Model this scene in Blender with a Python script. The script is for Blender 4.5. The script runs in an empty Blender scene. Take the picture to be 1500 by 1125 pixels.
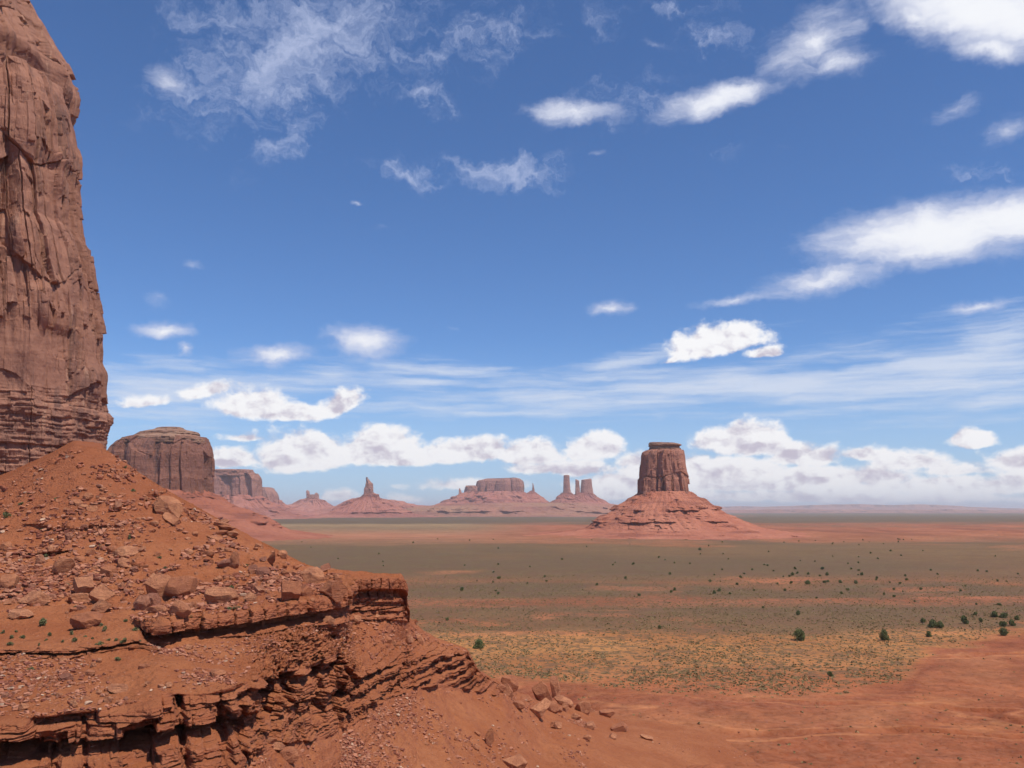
import bpy, math, random
import numpy as np
from mathutils import Vector, Matrix, Euler

random.seed(7)
RNG = np.random.default_rng(11)
SC = bpy.context.scene
COL = SC.collection

# ------------------------------------------------------------------ camera
F, CX, CY, HOR, H = 1273.0, 750.0, 562.5, 748.0, 45.0      # focal length / centre / horizon in photo pixels, eye height in metres
PITCH = math.atan((HOR - CY) / F)
cp, sp = math.cos(PITCH), math.sin(PITCH)
cam_d = bpy.data.cameras.new('camera')
cam_d.sensor_width = 36.0
cam_d.lens = 36.0 * F / 1500.0
cam_d.clip_start = 0.5
cam_d.clip_end = 200000.0
cam = bpy.data.objects.new('camera', cam_d)
COL.objects.link(cam)
cam.location = (0, 0, H)
cam.rotation_euler = (math.radians(90) + PITCH, 0, 0)
SC.camera = cam

# ------------------------------------------------------------------ exposure
SC.view_settings.view_transform = 'Standard'
SC.view_settings.look = 'None'
SC.view_settings.exposure = 0.0
SC.view_settings.gamma = 1.0
SC.render.engine = 'CYCLES'
SC.cycles.use_denoising = True
SC.cycles.use_adaptive_sampling = True
SC.cycles.adaptive_threshold = 0.03
SC.cycles.max_bounces = 4
SC.cycles.diffuse_bounces = 2
SC.cycles.volume_bounces = 1

# ------------------------------------------------------------------ sun + sky
SUN_EL, SUN_AZ = math.radians(62), math.radians(130)        # azimuth clockwise from the view direction (+Y)
sv = Vector((math.cos(SUN_EL) * math.sin(SUN_AZ), math.cos(SUN_EL) * math.cos(SUN_AZ), math.sin(SUN_EL)))
sun_d = bpy.data.lights.new('sun', 'SUN')
sun_d.energy = 4.4
sun_d.angle = math.radians(0.53)
sun_d.color = (1.0, 0.93, 0.82)
sun = bpy.data.objects.new('sun', sun_d)
COL.objects.link(sun)
sun.rotation_euler = (-sv).to_track_quat('-Z', 'Y').to_euler()
sun.location = (0, 0, 500)


class NT:
    """small node-tree writer"""
    def __init__(self, tree):
        self.t = tree
        self.t.nodes.clear()

    def n(self, kind, **kw):
        nd = self.t.nodes.new(kind)
        for k, v in kw.items():
            setattr(nd, k, v)
        return nd

    def put(self, sock, v):
        if hasattr(v, 'is_output') or isinstance(v, bpy.types.NodeSocket):
            self.t.links.new(v, sock)
        else:
            if isinstance(v, (tuple, list)) and len(v) == 3 and sock.type == 'RGBA':
                v = (*v, 1.0)
            sock.default_value = v

    def math(self, op, a, b=None, c=None, clamp=False):
        nd = self.n('ShaderNodeMath', operation=op, use_clamp=clamp)
        self.put(nd.inputs[0], a)
        if b is not None: self.put(nd.inputs[1], b)
        if c is not None: self.put(nd.inputs[2], c)
        return nd.outputs[0]

    def vmath(self, op, a, b=None, out=0):
        nd = self.n('ShaderNodeVectorMath', operation=op)
        self.put(nd.inputs[0], a)
        if b is not None:
            self.put(nd.inputs[3 if op == 'SCALE' else 1], b)
        return nd.outputs[out]

    def noise(self, vec, scale, detail=4, rough=0.55, dist=0.0, col=False, lac=2.0):
        nd = self.n('ShaderNodeTexNoise')
        self.put(nd.inputs['Vector'], vec)
        nd.inputs['Scale'].default_value = scale
        nd.inputs['Detail'].default_value = detail
        nd.inputs['Roughness'].default_value = rough
        nd.inputs['Lacunarity'].default_value = lac
        nd.inputs['Distortion'].default_value = dist
        return nd.outputs['Color' if col else 0]

    def vor(self, vec, scale, feature='F1', out='Distance', rnd=1.0):
        nd = self.n('ShaderNodeTexVoronoi', feature=feature)
        self.put(nd.inputs['Vector'], vec)
        nd.inputs['Scale'].default_value = scale
        nd.inputs['Randomness'].default_value = rnd
        return nd.outputs[out]

    def ss(self, v, a, b, lo=0.0, hi=1.0, smooth=True):
        nd = self.n('ShaderNodeMapRange', interpolation_type='SMOOTHSTEP' if smooth else 'LINEAR')
        self.put(nd.inputs[0], v)
        for i, x in zip((1, 2, 3, 4), (a, b, lo, hi)):
            self.put(nd.inputs[i], x)
        return nd.outputs[0]

    def mix(self, f, a, b, mode='MIX'):
        nd = self.n('ShaderNodeMix', data_type='RGBA', blend_type=mode)
        self.put(nd.inputs[0], f)
        self.put(nd.inputs[6], a)
        self.put(nd.inputs[7], b)
        return nd.outputs[2]

    def mapping(self, vec, scale=(1, 1, 1), loc=(0, 0, 0), rot=(0, 0, 0), kind='POINT'):
        nd = self.n('ShaderNodeMapping', vector_type=kind)
        self.put(nd.inputs[0], vec)
        nd.inputs[1].default_value = loc
        nd.inputs[2].default_value = rot
        nd.inputs[3].default_value = scale
        return nd.outputs[0]

    def sep(self, vec):
        nd = self.n('ShaderNodeSeparateXYZ')
        self.put(nd.inputs[0], vec)
        return nd.outputs

    def comb(self, x, y, z=0.0):
        nd = self.n('ShaderNodeCombineXYZ')
        self.put(nd.inputs[0], x); self.put(nd.inputs[1], y); self.put(nd.inputs[2], z)
        return nd.outputs[0]


def lin(r, g, b):
    f = lambda c: (c / 255 / 12.92) if c <= 10 else ((c / 255 + 0.055) / 1.055) ** 2.4
    return (f(r), f(g), f(b))


def azel(px, py):
    a = (px - CX) / F; b = (CY - py) / F
    d = Vector((a, cp - b * sp, sp + b * cp)).normalized()
    return math.atan2(d.x, d.y), math.asin(d.z)


def build_world():
    w = bpy.data.worlds.new('World')
    SC.world = w
    w.use_nodes = True
    w.cycles.sampling_method = 'MANUAL'
    w.cycles.sample_map_resolution = 256
    T = NT(w.node_tree)
    sky = T.n('ShaderNodeTexSky', sky_type='NISHITA')
    sky.sun_disc = False
    sky.sun_elevation = SUN_EL
    sky.sun_rotation = SUN_AZ
    sky.altitude = 1600
    sky.air_density = 1.0
    sky.dust_density = 0.3
    sky.ozone_density = 1.6
    g = T.n('ShaderNodeTexCoord').outputs['Generated']
    X, Y, Z = T.sep(T.vmath('NORMALIZE', g))
    az = T.math('ARCTAN2', X, Y)
    el = T.math('ARCSINE', Z)
    P = T.comb(T.math('MULTIPLY', az, 10.0), T.math('MULTIPLY', el, 10.0), 0.0)      # tenths of a radian: 1 unit = 127 photo pixels
    K = 10.0 / F

    def ell(vec, px, py, rx, ry, rot=0.0):
        a, e = azel(px, py)
        # local stretch of the az/el plane at that point
        a2, e2 = azel(px + 20, py); a3, e3 = azel(px, py - 20)
        sx = math.hypot(a2 - a, e2 - e) * F / 20; sy = math.hypot(a3 - a, e3 - e) * F / 20
        tilt = math.atan2(e2 - e, a2 - a)
        m = T.mapping(vec, (rx * K * sx, ry * K * sy, 1), (a * 10, e * 10, 0), (0, 0, math.radians(rot) + tilt), 'TEXTURE')
        return m

    chain = [None]      # each ellipse waits for the one before it, which keeps the shader's working memory small

    def field(vec, items, flat=False, grow=1.0):
        acc = None
        for it in items:
            px, py, rx, ry = it[:4]
            rot = it[4] if len(it) > 4 else 0
            amp = it[5] if len(it) > 5 else 1.0
            v_in = vec
            if chain[0] is not None:
                nd = T.n('ShaderNodeVectorMath', operation='MULTIPLY_ADD')
                T.put(nd.inputs[0], chain[0]); nd.inputs[1].default_value = (1e-7, 1e-7, 0); T.put(nd.inputs[2], vec)
                v_in = nd.outputs[0]
            m = ell(v_in, px, py, rx, ry, rot)
            if flat:
                x, y, z = T.sep(m)
                y = T.math('MULTIPLY', y, T.ss(y, -0.02, 0.02, 2.2, 1.0))
                m = T.comb(x, y, 0.0)
            r = T.vmath('LENGTH', m, out=1)
            v = T.ss(r, 0.0, 1.6 * grow, amp, -0.6, smooth=False)
            acc = v if acc is None else T.math('SMOOTH_MAX', acc, v, 0.12)
            chain[0] = acc
        return acc

    # warped coordinates
    wn = T.noise(P, 2.6, 4, 0.6, col=True)
    wn = T.vmath('SUBTRACT', wn, (0.5, 0.5, 0.5))
    Pw = T.vmath('ADD', P, T.vmath('MULTIPLY', wn, (0.42, 0.22, 0.0)))
    Pw2 = T.vmath('ADD', P, T.vmath('MULTIPLY', wn, (0.95, 0.7, 0.0)))

    # --- soft lens-shaped and streaky clouds
    lens = [
        (1375, 340, 205, 52, 7, 1.45), (1500, 318, 150, 44, 5, 1.45), (1210, 408, 125, 32, 12, .95), (1080, 440, 95, 13, 8, .7),
        (1430, 450, 90, 13, 8, .8), (535, 499, 66, 28, -6, 1.15), (405, 520, 70, 20, 0, 1.0), (240, 482, 56, 16, 0, 1.05),
        (895, 451, 50, 14, -2, .85), (266, 513, 18, 13, 40, .8), (232, 440, 46, 22, 0, .42), (285, 390, 28, 16, 0, .35),
        (1050, 145, 112, 28, 13, 1.1), (840, 166, 90, 24, -3, .95), (1190, 62, 115, 60, 28, .82), (1225, 90, 70, 34, 0, .8), (1130, 100, 70, 26, 30, .5),
        (1400, 158, 72, 24, 20, .62), (1475, 192, 70, 30, 22, .6), (1450, 20, 200, 58, -8, 1.5), (1340, 22, 90, 50, -20, .9), (1455, 72, 90, 26, 0, 1.0),
        (248, 118, 50, 34, -35, .62), (522, 297, 16, 6, 0, .5), (1152, 215, 30, 10, 0, .28), (1020, 170, 30, 22, 20, .45),
        (875, 225, 34, 12, 8, .38), (660, 482, 34, 10, 0, .3), (960, 65, 60, 14, -15, .35), (565, 330, 26, 14, 0, .2),
    ]
    fl = field(Pw, lens, grow=1.15)
    st = T.noise(T.mapping(Pw, (1.0, 2.6, 1), rot=(0, 0, -0.12)), 2.4, 7, 0.62)
    Dl = T.math('ADD', fl, T.math('MULTIPLY', T.math('SUBTRACT', st, 0.5), 0.85))
    Ml = T.math('MULTIPLY', T.ss(Dl, 0.10, 0.98), T.ss(fl, -0.22, 0.12))

    # --- wisps high up
    wisp = [
        (440, 70, 185, 85, 20, 1.12), (430, 125, 130, 45, 0, .75), (330, 30, 120, 40, 0, .6), (560, 50, 110, 60, -25, .55), (700, 60, 130, 55, 15, .62),
        (610, 135, 90, 22, -15, .6), (740, 255, 92, 28, -4, .95), (600, 258, 62, 20, -8, .85), (415, 215, 78, 24, 35, .8),
        (900, 150, 120, 60, 10, .45), (1420, 255, 120, 26, 0, .45), (1060, 225, 110, 28, 0, .12), (1050, 60, 110, 40, 0, .5), (1000, 10, 120, 20, 0, .5), (880, 40, 50, 70, 0, .2),
    ]
    fw = field(Pw2, wisp, grow=1.3)
    nw = T.noise(T.mapping(Pw2, (1.0, 1.8, 1), rot=(0, 0, 0.45)), 2.6, 9, 0.66, 0.15)
    Mw = T.math('MULTIPLY', T.ss(T.math('ADD', T.math('MULTIPLY', fw, 0.85), T.math('MULTIPLY', T.math('SUBTRACT', nw, 0.5), 2.3)), 0.0, 1.25), 0.72)
    Mw = T.math('MULTIPLY', Mw, T.ss(fw, -0.2, 0.3))

    # --- long thin bands above the cumulus
    band = [
        (1130, 566, 330, 26, -1, 1.0), (900, 588, 300, 17, 3, .7), (1400, 540, 230, 62, 9, .85), (1450, 500, 130, 40, 15, .8), (760, 566, 300, 15, 0, .4),
        (650, 545, 240, 22, -4, .45), (940, 525, 170, 14, 12, .6), (480, 548, 60, 18, 0, .7), (1450, 590, 150, 26, 0, .65), (1180, 606, 170, 10, 0, .4),
        (250, 578, 190, 44, 0, .8), (200, 560, 130, 30, 0, .6), (620, 560, 130, 12, -2, .55), (760, 605, 400, 14, 0, .4), (1200, 530, 220, 14, 0, .25), (820, 578, 260, 20, 2, .7), (700, 596, 220, 12, 0, .5), (1000, 548, 220, 14, 5, .5), (420, 556, 240, 20, 0, .6),
    ]
    Pq = T.vmath('ADD', P, T.vmath('MULTIPLY', wn, (0.5, 0.06, 0.0)))
    fb = field(Pq, band, grow=1.3)
    nb = T.noise(T.mapping(Pq, (0.42, 4.2, 1), rot=(0, 0, 0.03)), 2.0, 7, 0.6, 0.1)
    Mb = T.math('MULTIPLY', T.ss(T.math('ADD', fb, T.math('MULTIPLY', T.math('SUBTRACT', nb, 0.5), 2.0)), -0.12, 0.98), 0.88)

    # --- heaped clouds
    puff = [
        (1050, 506, 105, 52, 12, 1.1), (1118, 518, 60, 24, 5, .8), (985, 528, 66, 20, 15, .65),
        (372, 596, 80, 46, 0, 1.05), (430, 608, 95, 26, 0, 1.0), (498, 596, 64, 36, 22, 1.05), (300, 576, 72, 28, 12, .85), (215, 590, 90, 24, 5, .75),
        (350, 642, 80, 20, 0, .7), (330, 676, 80, 30, 0, 1.0), (450, 672, 110, 56, 5, 1.15), (560, 660, 100, 52, 0, 1.15), (600, 672, 190, 34, 0, 1.0), (690, 664, 110, 42, 0, 1.05),
        (780, 668, 90, 40, 0, 1.0), (866, 660, 70, 44, 0, 1.05), (830, 690, 170, 30, 0, .85), (700, 712, 190, 24, 0, .75), (495, 728, 50, 22, 0, .8), (605, 732, 70, 22, 0, .55),
        (1090, 652, 95, 50, 0, 1.15), (1050, 690, 180, 40, 0, 1.0), (1180, 672, 120, 36, 0, .95), (1270, 668, 80, 24, 0, .95), (1230, 700, 240, 34, 0, .9),
        (1340, 680, 120, 40, 0, .85), (1426, 646, 58, 30, 0, 1.1), (1400, 690, 160, 34, 0, .8), (1500, 700, 120, 30, 0, .7), (960, 700, 110, 50, 0, 1.0), (905, 712, 90, 40, 0, .95), (925, 680, 60, 30, 0, .8), (1490, 680, 90, 40, 0, .9), (1200, 730, 420, 26, 0, .95), (1120, 710, 260, 40, 0, 1.0), (1400, 716, 260, 36, 0, .95), (900, 725, 120, 24, 0, .8),
        (980, 668, 60, 26, 0, .6), (760, 735, 260, 14, 0, .45), (-300, 680, 380, 60, 0, .9), (1900, 690, 380, 60, 0, .9),
    ]
    Pc = T.vmath('ADD', P, T.vmath('MULTIPLY', wn, (0.16, 0.12, 0.0)))
    fp = field(Pc, puff, flat=True, grow=1.08)

    def billow(vec):
        a = T.vor(vec, 2.9, 'SMOOTH_F1'); b = T.vor(vec, 7.0, 'SMOOTH_F1'); c = T.noise(vec, 6.0, 8, 0.66)
        s = T.math('ADD', T.math('MULTIPLY', T.math('SUBTRACT', 0.45, a), 0.80), T.math('MULTIPLY', T.math('SUBTRACT', 0.4, b), 0.36))
        return T.math('ADD', s, T.math('MULTIPLY', T.math('SUBTRACT', c, 0.5), 0.95))
    Pb = T.mapping(Pc, (1.0, 1.35, 1))
    b0 = billow(Pb)
    b1 = billow(T.vmath('ADD', Pb, (0.05, 0.12, 0.0)))
    Dp = T.math('ADD', fp, T.math('MULTIPLY', b0, 0.62))
    Mp = T.ss(Dp, 0.27, 0.55)
    relief = T.math('SUBTRACT', b0, b1)
    lowfreq = T.noise(T.mapping(P, (0.8, 2.6, 1)), 1.5, 4, 0.5)
    sh = T.math('ADD', T.math('MULTIPLY', relief, 1.05), T.math('MULTIPLY', T.math('SUBTRACT', Dp, 0.62), -0.30))
    sh = T.math('ADD', sh, T.math('MULTIPLY', T.math('SUBTRACT', lowfreq, 0.5), 1.1))
    shade = T.ss(sh, -0.44, 0.12)
    ccol = T.mix(shade, lin(200, 194, 210), lin(252, 252, 254))

    # --- combine.  The clear sky is the Nishita sky, pulled a little towards the photograph's blue
    S = 0.10
    base = T.vmath('MULTIPLY', sky.outputs[0], (SKY_TINT[0], SKY_TINT[1], SKY_TINT[2]))
    lowband = T.ss(el, 0.0, 0.20, 0.62, 0.0)
    base = T.mix(lowband, base, tuple(c / S for c in lin(176, 203, 232)))
    k = 1.0 / S
    soft = T.mix(T.ss(Dl, 0.3, 1.3), lin(206, 212, 236), lin(246, 248, 253))
    col = T.mix(Mb, base, T.vmath('SCALE', lin(214, 224, 242), k))
    col = T.mix(Mw, col, T.vmath('SCALE', lin(196, 206, 236), k))
    col = T.mix(Ml, col, T.vmath('SCALE', soft, k))
    Mpf = T.math('MULTIPLY', Mp, T.ss(el, -0.01, 0.04, 0.7, 1.0))
    col = T.mix(Mpf, col, T.vmath('SCALE', ccol, k))
    bg = T.n('ShaderNodeBackground')
    T.put(bg.inputs[0], col)
    bg.inputs[1].default_value = S
    out = T.n('ShaderNodeOutputWorld')
    T.put(out.inputs[0], bg.outputs[0])


SKY_TINT = (0.67, 0.95, 1.30)
build_world()


# ================================================================== numpy noise
def _h(ix, iy, iz, seed=0):
    with np.errstate(over='ignore'):
        h = (ix.astype(np.int64) * 374761393 + iy.astype(np.int64) * 668265263 + iz.astype(np.int64) * 2147483647 + seed * 1274126177) & 0xffffffff
        h = ((h ^ (h >> 13)) * 1274126177) & 0xffffffff
        h = ((h ^ (h >> 16)) * 2246822519) & 0xffffffff
        h = h ^ (h >> 15)
    return (h & 0xffffff).astype(np.float32) / np.float32(0xffffff)


def vnoise(x, y, z, seed=0):
    x0 = np.floor(x); y0 = np.floor(y); z0 = np.floor(z)
    fx = (x - x0).astype(np.float32); fy = (y - y0).astype(np.float32); fz = (z - z0).astype(np.float32)
    fx = fx * fx * (3 - 2 * fx); fy = fy * fy * (3 - 2 * fy); fz = fz * fz * (3 - 2 * fz)
    ix = x0.astype(np.int64); iy = y0.astype(np.int64); iz = z0.astype(np.int64)
    r = 0
    for dz in (0, 1):
        wz = fz if dz else 1 - fz
        for dy in (0, 1):
            wy = fy if dy else 1 - fy
            for dx in (0, 1):
                wx = fx if dx else 1 - fx
                r = r + wx * wy * wz * _h(ix + dx, iy + dy, iz + dz, seed)
    return r * 2 - 1


def fbm(x, y, z, octv=4, seed=0, gain=0.5, lac=2.03):
    s = 0; a = 1.0; t = 0
    for o in range(octv):
        s = s + a * vnoise(x, y, z, seed + o * 17)
        t += a; a *= gain
        x = x * lac + 3.1; y = y * lac + 1.7; z = z * lac + 5.3
    return s / t


def worley(x, y, z, seed=0, jit=0.9):
    """F1, F2-F1 and the random number of the nearest cell"""
    ix = np.floor(x).astype(np.int64); iy = np.floor(y).astype(np.int64); iz = np.floor(z).astype(np.int64)
    f1 = np.full(x.shape, 9.0, np.float32); f2 = f1.copy(); cid = np.zeros(x.shape, np.float32)
    for dz in (-1, 0, 1):
        for dy in (-1, 0, 1):
            for dx in (-1, 0, 1):
                jx = ix + dx; jy = iy + dy; jz = iz + dz
                cx = jx + 0.5 + jit * (_h(jx, jy, jz, seed) - 0.5)
                cy = jy + 0.5 + jit * (_h(jx, jy, jz, seed + 1) - 0.5)
                cz = jz + 0.5 + jit * (_h(jx, jy, jz, seed + 2) - 0.5)
                d = np.sqrt((x - cx) ** 2 + (y - cy) ** 2 + (z - cz) ** 2).astype(np.float32)
                m = d < f1
                f2 = np.where(m, f1, np.minimum(f2, d))
                cid = np.where(m, _h(jx, jy, jz, seed + 3), cid)
                f1 = np.where(m, d, f1)
    return f1, f2 - f1, cid


def brick(s, z, h, w, seed=0, wob=.18):
    """jointed beds: random number of the block, height inside the bed, distance to the nearest joint (m)"""
    zz = z / h + wob * vnoise(s / (w * 2.3), z / (h * 3), z * 0, seed + 5)
    k = np.floor(zz).astype(np.int64); fz = zz - k
    q = _h(k, k * 0, k * 0, seed)
    ss = s / w * (.6 + .8 * q) + 13 * _h(k, k * 0 + 1, k * 0, seed + 1) + wob * .6 * vnoise(s / w, z / h * .7, z * 0, seed + 6)
    j = np.floor(ss).astype(np.int64); fs = ss - j
    r = _h(j, k, k * 0, seed + 2)
    gap = np.minimum(np.minimum(fz, 1 - fz) * h, np.minimum(fs, 1 - fs) * w)
    tilt = (fs - .5) * (_h(j, k, k * 0, seed + 3) - .5) * 2 + (fz - .5) * (_h(j, k, k * 0, seed + 4) - .5)
    return r, fz, gap, q, tilt.astype(np.float32)


def sstep(x, a, b):
    t = np.clip((x - a) / (b - a), 0, 1)
    return t * t * (3 - 2 * t)


def U(px, py, d):
    """photo pixel + forward distance -> world point"""
    a = (np.asarray(px, float) - CX) / F; b = (CY - np.asarray(py, float)) / F
    dy = cp - b * sp; dz = sp + b * cp
    t = d / dy
    return a * t, d * np.ones_like(a * t), H + dz * t


def proj(x, y, z):
    zz = z - H
    f = y * cp + zz * sp; u = -y * sp + zz * cp
    return CX + F * x / f, CY - F * u / f


# ================================================================== mesh helpers
def link(o, parent=None):
    COL.objects.link(o)
    if parent is not None:
        o.parent = parent
    return o


def mesh_np(name, verts, faces, mat, parent=None, smooth=True, attrs=None):
    """verts (n,3), faces (m,3|4) int array"""
    me = bpy.data.meshes.new(name)
    n, m, k = len(verts), len(faces), faces.shape[1]
    me.vertices.add(n); me.loops.add(m * k); me.polygons.add(m)
    me.vertices.foreach_set('co', np.ascontiguousarray(verts, dtype=np.float32).ravel())
    me.loops.foreach_set('vertex_index', np.ascontiguousarray(faces, dtype=np.int32).ravel())
    me.polygons.foreach_set('loop_start', np.arange(0, m * k, k, dtype=np.int32))
    me.polygons.foreach_set('use_smooth', np.full(m, smooth, dtype=bool))
    me.update(calc_edges=True)
    if attrs:
        for an, (kind, data) in attrs.items():
            if kind == 'C':
                a = me.attributes.new(an, 'FLOAT_COLOR', 'POINT')
                a.data.foreach_set('color', np.ascontiguousarray(data, dtype=np.float32).ravel())
            else:
                a = me.attributes.new(an, 'FLOAT', 'POINT')
                a.data.foreach_set('value', np.ascontiguousarray(data, dtype=np.float32).ravel())
    me.materials.append(mat)
    o = bpy.data.objects.new(name, me)
    return link(o, parent)


def grid_faces(nr, nc, wrap=False):
    r = np.arange(nr - 1)[:, None]; c = np.arange(nc if wrap else nc - 1)[None, :]
    c2 = (c + 1) % nc
    a = r * nc + c; b = r * nc + c2; d = (r + 1) * nc + c; e = (r + 1) * nc + c2
    return np.stack([a, b, e, d], -1).reshape(-1, 4)


def grid_normals(X, Y, Z):
    P = np.stack([X, Y, Z], -1)
    du = np.gradient(P, axis=1); dv = np.gradient(P, axis=0)
    n = np.cross(du, dv)
    n /= np.linalg.norm(n, axis=-1, keepdims=True) + 1e-9
    return n


def thing(name, label, cat, loc=(0, 0, 0), group=None):
    o = bpy.data.objects.new(name, None)
    COL.objects.link(o)
    o.location = loc
    o['label'] = label; o['category'] = cat
    if group: o['group'] = group
    return o


def tag(o, label=None, cat=None, group=None, kind=None):
    if label: o['label'] = label
    if cat: o['category'] = cat
    if group: o['group'] = group
    if kind: o['kind'] = kind
    return o


# ================================================================== materials
def principled(T, col, rough=0.95, normal=None, spec=0.15):
    b = T.n('ShaderNodeBsdfPrincipled')
    T.put(b.inputs['Base Color'], col)
    T.put(b.inputs['Roughness'], rough)
    b.inputs['Specular IOR Level'].default_value = spec
    if normal is not None: T.put(b.inputs['Normal'], normal)
    o = T.n('ShaderNodeOutputMaterial')
    T.put(o.inputs[0], b.outputs[0])
    return b


def bump(T, h, dist, strength=1.0, prev=None):
    nd = T.n('ShaderNodeBump')
    nd.inputs['Distance'].default_value = dist
    nd.inputs['Strength'].default_value = strength
    T.put(nd.inputs['Height'], h)
    if prev is not None: T.put(nd.inputs['Normal'], prev)
    return nd.outputs[0]


def new_mat(name):
    m = bpy.data.materials.new(name)
    m.use_nodes = True
    return m, NT(m.node_tree)


def mat_near():
    """red soil with darker bedded rock where the surface is steep"""
    m, T = new_mat('red_soil_and_ledges')
    geo = T.n('ShaderNodeNewGeometry')
    P = geo.outputs['Position']
    nz = T.sep(geo.outputs['Normal'])[2]
    att = T.n('ShaderNodeAttribute', attribute_name='rock').outputs['Fac']
    n1 = T.noise(P, 0.09, 4); n2 = T.noise(P, 0.9, 6, 0.65); n3 = T.noise(P, 7.0, 5, 0.7)
    soil = T.mix(T.ss(n1, 0.35, 0.65), SOIL_A, SOIL_B)
    hz = T.ss(T.math('ADD', T.sep(P)[2], T.math('MULTIPLY', n1, 8.0)), 40.0, 54.0, 0, 0.6)
    soil = T.mix(hz, soil, (0.255, 0.080, 0.040))
    soil = T.mix(T.ss(n2, 0.35, 0.72, 0, .55), soil, SOIL_C)
    soil = T.mix(T.ss(n3, 0.55, 0.78, 0, .5), soil, (0.20, 0.066, 0.036))
    fine = T.vor(P, 5.5, 'F1'); fid = T.sep(T.vor(P, 5.5, 'F1', 'Color'))[0]
    peb = T.math('MULTIPLY', T.ss(fine, 0.20, 0.32, 1, 0), T.ss(fid, 0.80, 0.82))
    soil = T.mix(T.math('MULTIPLY', peb, T.ss(n2, 0.42, 0.6)), soil, (0.50, 0.27, 0.17))
    ps = T.mapping(P, (0.22, 0.22, 3.2))
    st = T.noise(ps, 1.0, 5, 0.6)
    rk = T.mix(T.ss(st, 0.3, 0.7), ROCK_A, ROCK_B)
    rk = T.mix(T.ss(n2, 0.45, 0.75, 0, .6), rk, (0.155, 0.055, 0.036))
    f = T.math('MULTIPLY', T.ss(nz, 0.62, 0.86, 1, 0), 0.8)
    f = T.math('MAXIMUM', f, T.math('MULTIPLY', att, T.ss(nz, 0.75, 0.97, 1, 0.15)))
    col = T.mix(f, soil, rk)
    # dark varnish stains and a few pale bleached patches
    stn = T.noise(P, 0.33, 5, 0.7, 0.6)
    col = T.mix(T.ss(stn, 0.60, 0.72, 0, 0.38), col, (0.12, 0.048, 0.034))
    h = T.math('ADD', T.math('MULTIPLY', T.noise(P, 2.4, 8, 0.72), 1.0), T.math('MULTIPLY', T.vor(T.mapping(P, (1, 1, 2.4)), 2.6, 'F1'), 0.45))
    nn = bump(T, h, 0.36, 0.85)
    principled(T, col, 0.96, nn)
    return m


def mat_boulder():
    m, T = new_mat('sandstone_boulder')
    tc = T.n('ShaderNodeTexCoord').outputs['Object']
    oi = T.n('ShaderNodeObjectInfo')
    rnd = oi.outputs['Random']
    P = T.vmath('ADD', T.n('ShaderNodeNewGeometry').outputs['Position'], (0, 0, 0))
    n = T.noise(P, 1.2, 6, 0.65); n2 = T.noise(P, 6.0, 5, 0.7)
    a = T.mix(rnd, (0.37, 0.135, 0.064), (0.56, 0.255, 0.130))
    a = T.mix(T.ss(rnd, 0.86, 0.93, 0, 0.75), a, (0.20, 0.082, 0.066))
    c = T.mix(T.ss(n, 0.38, 0.62, 0, 0.5), a, (0.235, 0.080, 0.046))
    bd = T.noise(T.mapping(T.vmath('ADD', tc, T.comb(rnd, rnd, rnd)), (0.6, 0.6, 7.0)), 1.3, 4)
    c = T.mix(T.ss(bd, 0.52, 0.6, 0, 0.3), c, (0.20, 0.07, 0.042))
    c = T.mix(T.ss(n2, 0.5, 0.8, 0, 0.5), c, (0.47, 0.24, 0.15))
    nn = bump(T, T.math('ADD', T.noise(P, 3.0, 8, 0.7), T.math('MULTIPLY', T.noise(T.mapping(P, (.5, .5, 4)), 2.0, 4), .4)), 0.30, 0.9)
    principled(T, c, 0.93, nn)
    return m


def mat_rubble():
    m, T = new_mat('loose_rubble')
    a = T.n('ShaderNodeAttribute', attribute_name='tone').outputs['Color']
    P = T.n('ShaderNodeNewGeometry').outputs['Position']
    n2 = T.noise(P, 5.0, 4, 0.7)
    c = T.mix(T.ss(n2, 0.4, 0.8, 0, 0.45), a, (0.22, 0.08, 0.05))
    principled(T, c, 0.95, bump(T, n2, 0.08, 0.6))
    return m


def mat_cliff(name, A, B, D, unit, streak=0.5, pale=(0.42, 0.26, 0.19), desert=0.45, bmp=.55):
    """sandstone wall: A/B body colours, D dark varnish running down in streaks, on the horizon cliffs painted shade. unit = metres per typical feature"""
    m, T = new_mat(name)
    P = T.n('ShaderNodeNewGeometry').outputs['Position']
    u = 1.0 / unit
    band = T.noise(T.mapping(P, (0.12 * u, 0.12 * u, 1.2 * u)), 1.0, 6, 0.6)
    big = T.noise(T.mapping(P, (u, u, 0.35 * u)), 0.35, 5, 0.6, 0.5)
    c = T.mix(T.ss(band, 0.32, 0.68), A, B)
    c = T.mix(T.ss(big, 0.42, 0.62, 0, 0.5), c, tuple(0.5 * (x + y) * 0.85 for x, y in zip(A, B)))
    var = T.noise(T.mapping(P, (1.0 * u, 1.0 * u, 0.10 * u)), 1.1, 6, 0.68, 0.8)
    patch = T.noise(T.mapping(P, (u, u, 0.5 * u)), 0.22, 4, 0.6)
    f = T.math('MULTIPLY', T.ss(var, 0.5, 0.64), T.ss(patch, 0.38, 0.6))
    c = T.mix(T.math('MULTIPLY', f, desert), c, D)
    st = T.noise(T.mapping(P, (2.2 * u, 2.2 * u, 0.06 * u)), 1.6, 4, 0.6)
    c = T.mix(T.ss(st, 0.58, 0.74, 0, streak), c, pale)
    h = T.math('ADD', T.noise(T.mapping(P, (u, u, 0.55 * u)), 2.2, 9, 0.72), T.math('MULTIPLY', band, 0.7))
    principled(T, c, 0.93, bump(T, h, bmp * unit, 0.75))
    return m


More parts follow.
